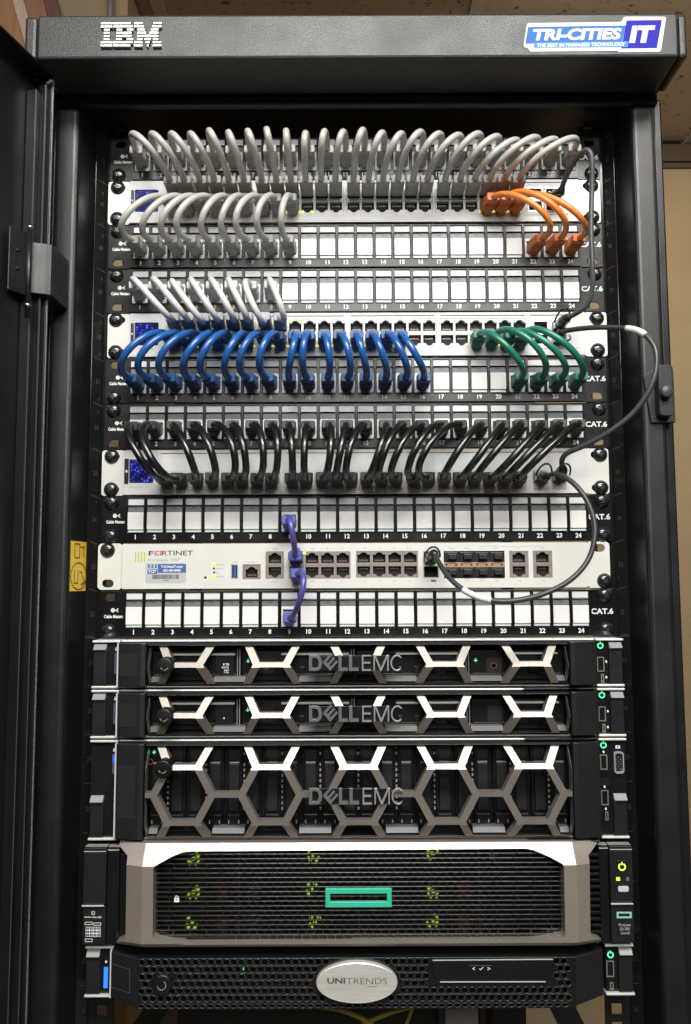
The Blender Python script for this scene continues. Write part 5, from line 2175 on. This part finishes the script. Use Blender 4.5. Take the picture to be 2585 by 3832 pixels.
def module_cable(label, jac, way, ends, r=2.35, sleeve=None):
    """way: list of (u, v, p) in the 1568-wide view; ends: [(x, z, p_face, first waypoint)]"""
    pts = []
    for u_, v_, p_ in way:
        x, z = un(u_ * 1.6486, v_ * 1.6486, p_)
        pts.append(Vector((x, -p_, z)))
    root = thing('module_cable', label, 'network cable', tuple(min(pts, key=lambda q: q.z)), 'cables with metal modules')
    sm = smooth(pts)
    g = G(jac)
    g.tube([tuple(q) for q in sm], r, 12)
    part('cord', g, root)
    for (ex, ez, ep, loopdir), q0, q1 in ((ends[0], sm[0], sm[3]), (ends[1], sm[-1], sm[-4])):
        g = G(METAL)
        g.box(ex - 6.0, ex + 6.0, ez - 4.0, ez + 3.8, ep - 6, ep + 6)
        d = (q0 - Vector((ex, -(ep + 6), ez)))
        g.use(MODB)
        g.tube([(ex, -(ep + 6.05), ez), tuple(Vector((ex, -(ep + 6), ez)) + d * .55), tuple(q0), tuple(q0 + (q1 - q0).normalized() * 5)], [5.2, 5.0, 4.0, 2.9], 12)
        mod = part('module', g, root)
        g = G(MODB)
        c = Vector((ex, -(ep + 9), ez))
        lp = []
        for a in range(0, 181, 15):
            lp.append(tuple(c + Vector((7.0 * math.cos(R(a)), -13 * math.sin(R(a)) - 2, loopdir * 9 * math.sin(R(a))))))
        g.tube(lp, 0.9, 6)
        part('pull_loop', g, mod)
    if sleeve:
        i0, i1 = sleeve
        g = G(mat('sleeve_white', (0.72, 0.72, 0.70), 0.35, grain=0.08, gscale=300))
        g.tube([tuple(q) for q in sm[i0:i1]], r + 0.55, 12)
        part('label_sleeve', g, root)
    return root


t1, t4, t7, t9 = top_of(1), top_of(4), top_of(7), top_of(9)
module_cable('grey cable dropping along the right edge from upper switch to middle switch', DACL,
             [(1272, 437, 26), (1283, 405, 40), (1303, 368, 58), (1322, 345, 70), (1336, 343, 74), (1343, 365, 74), (1343, 430, 70), (1341, 520, 68), (1344, 600, 66), (1344, 655, 62),
              (1332, 692, 56), (1308, 711, 48), (1286, 722, 34)],
             [(S1X + 194.2, t1 - 20.0, 4.8, -1), (S2X + 194.2, t4 - 14.8, 4.8, 1)])
module_cable('dark grey cable with white sleeve, looping out over the right cabinet post', DACJ,
             [(1272, 756, 20), (1290, 750, 32), (1340, 744, 46), (1400, 744, 60), (1450, 752, 72), (1482, 782, 80), (1490, 825, 84), (1476, 880, 84), (1436, 938, 78), (1380, 982, 70),
              (1325, 1012, 60), (1288, 1028, 52), (1275, 1045, 46), (1278, 1066, 34)],
             [(S2X + 194.2, t4 - 27.6, 4.8, -1), (S3D + 193, t7 - 27.8, 4.8, 1)], sleeve=(27, 36))
module_cable('dark grey cable with white sleeve, sweeping from lowest switch to cream firewall', DACJ,
             [(1240, 1083, 26), (1256, 1076, 40), (1285, 1085, 52), (1318, 1115, 62), (1342, 1160, 68), (1350, 1210, 72), (1336, 1268, 74), (1296, 1315, 76), (1236, 1347, 78),
              (1170, 1363, 78), (1115, 1363, 74), (1062, 1345, 66), (1020, 1312, 54), (995, 1275, 38), (985, 1256, 26)],
             [(S3D + 175.5, t7 - 27.8, 4.8, 1), ((sfp1[0] + sfp1[1]) / 2, (sfp1[2] + sfp1[3]) / 2 + 6.4, 4.8, 1)], sleeve=(80, 91))

# ================================================================== behind and below, seen under the lowest unit
PB2 = -330.0


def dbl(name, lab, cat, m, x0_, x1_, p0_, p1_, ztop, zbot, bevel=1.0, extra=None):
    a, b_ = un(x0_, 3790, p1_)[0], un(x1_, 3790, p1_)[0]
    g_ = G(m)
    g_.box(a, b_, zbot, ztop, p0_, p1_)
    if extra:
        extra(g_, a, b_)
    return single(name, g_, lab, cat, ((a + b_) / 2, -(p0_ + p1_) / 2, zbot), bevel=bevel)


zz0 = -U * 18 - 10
dbl('equipment_box', 'large black equipment box in the shadow below the lowest unit', 'equipment box', mat('box_black', (0.010, 0.010, 0.010), 0.6), 662, 1640, -560, PB2, zz0 - 6, -Z0)  # plain dull black of the box itself
dbl('cable_duct', 'grey upright cable duct below the lowest unit', 'cable duct', mat('duct_grey', (0.30, 0.30, 0.30), 0.5), 1664, 1790, -400, PB2 + 10, zz0 - 2, -Z0,
    extra=lambda g_, a, b_: (g_.use(SRVG), g_.box(a - 9, a - 1, zz0 - 400, zz0 - 2, -400, PB2 + 12), g_.box(b_ + 1, b_ + 9, zz0 - 400, zz0 - 2, -400, PB2 + 12)))
dbl('steel_upright', 'black upright with square holes beside the grey duct', 'upright', SMOOTHBLK, 1842, 1968, -420, PB2 + 4, zz0 - 2, -Z0,
    extra=lambda g_, a, b_: (g_.use(DARK), [g_.box((a + b_) / 2 - 4, (a + b_) / 2 + 4, zz0 - 22 - 22 * i, zz0 - 14 - 22 * i, PB2 + 4.05, PB2 + 4.3) for i in range(8)]))
YEL = mat('yellow_fibre', (0.50, 0.38, 0.05), 0.45)
VY = View(1100, 3560, 3.136)


def ycab(lab, pts, r=2.6):
    q = [Vector((*[un(1100 + x / 3.136, 3560 + y / 3.136, p)[0]], -p, un(1100 + x / 3.136, 3560 + y / 3.136, p)[1])) for x, y, p in pts]
    g_ = G(YEL)
    g_.tube([tuple(w_) for w_ in smooth(q)], r, 8)
    single('yellow_cable', g_, lab, 'cable', tuple(min(q, key=lambda v_: v_.z)), group='yellow cables below the lowest unit')


ycab('yellow cable curving down to the right under the oval badge', [(250, 640, -180), (380, 655, -180), (560, 690, -180), (740, 760, -180), (900, 850, -180), (1000, 960, -180)])
ycab('yellow cable rising to the right under the oval badge', [(800, 850, -200), (960, 785, -200), (1180, 700, -200), (1400, 640, -200), (1600, 560, -200)])
ycab('short steep yellow cable crossing behind the rising one', [(1300, 900, -215), (1345, 780, -215), (1390, 650, -215), (1410, 560, -215)], 2.2)
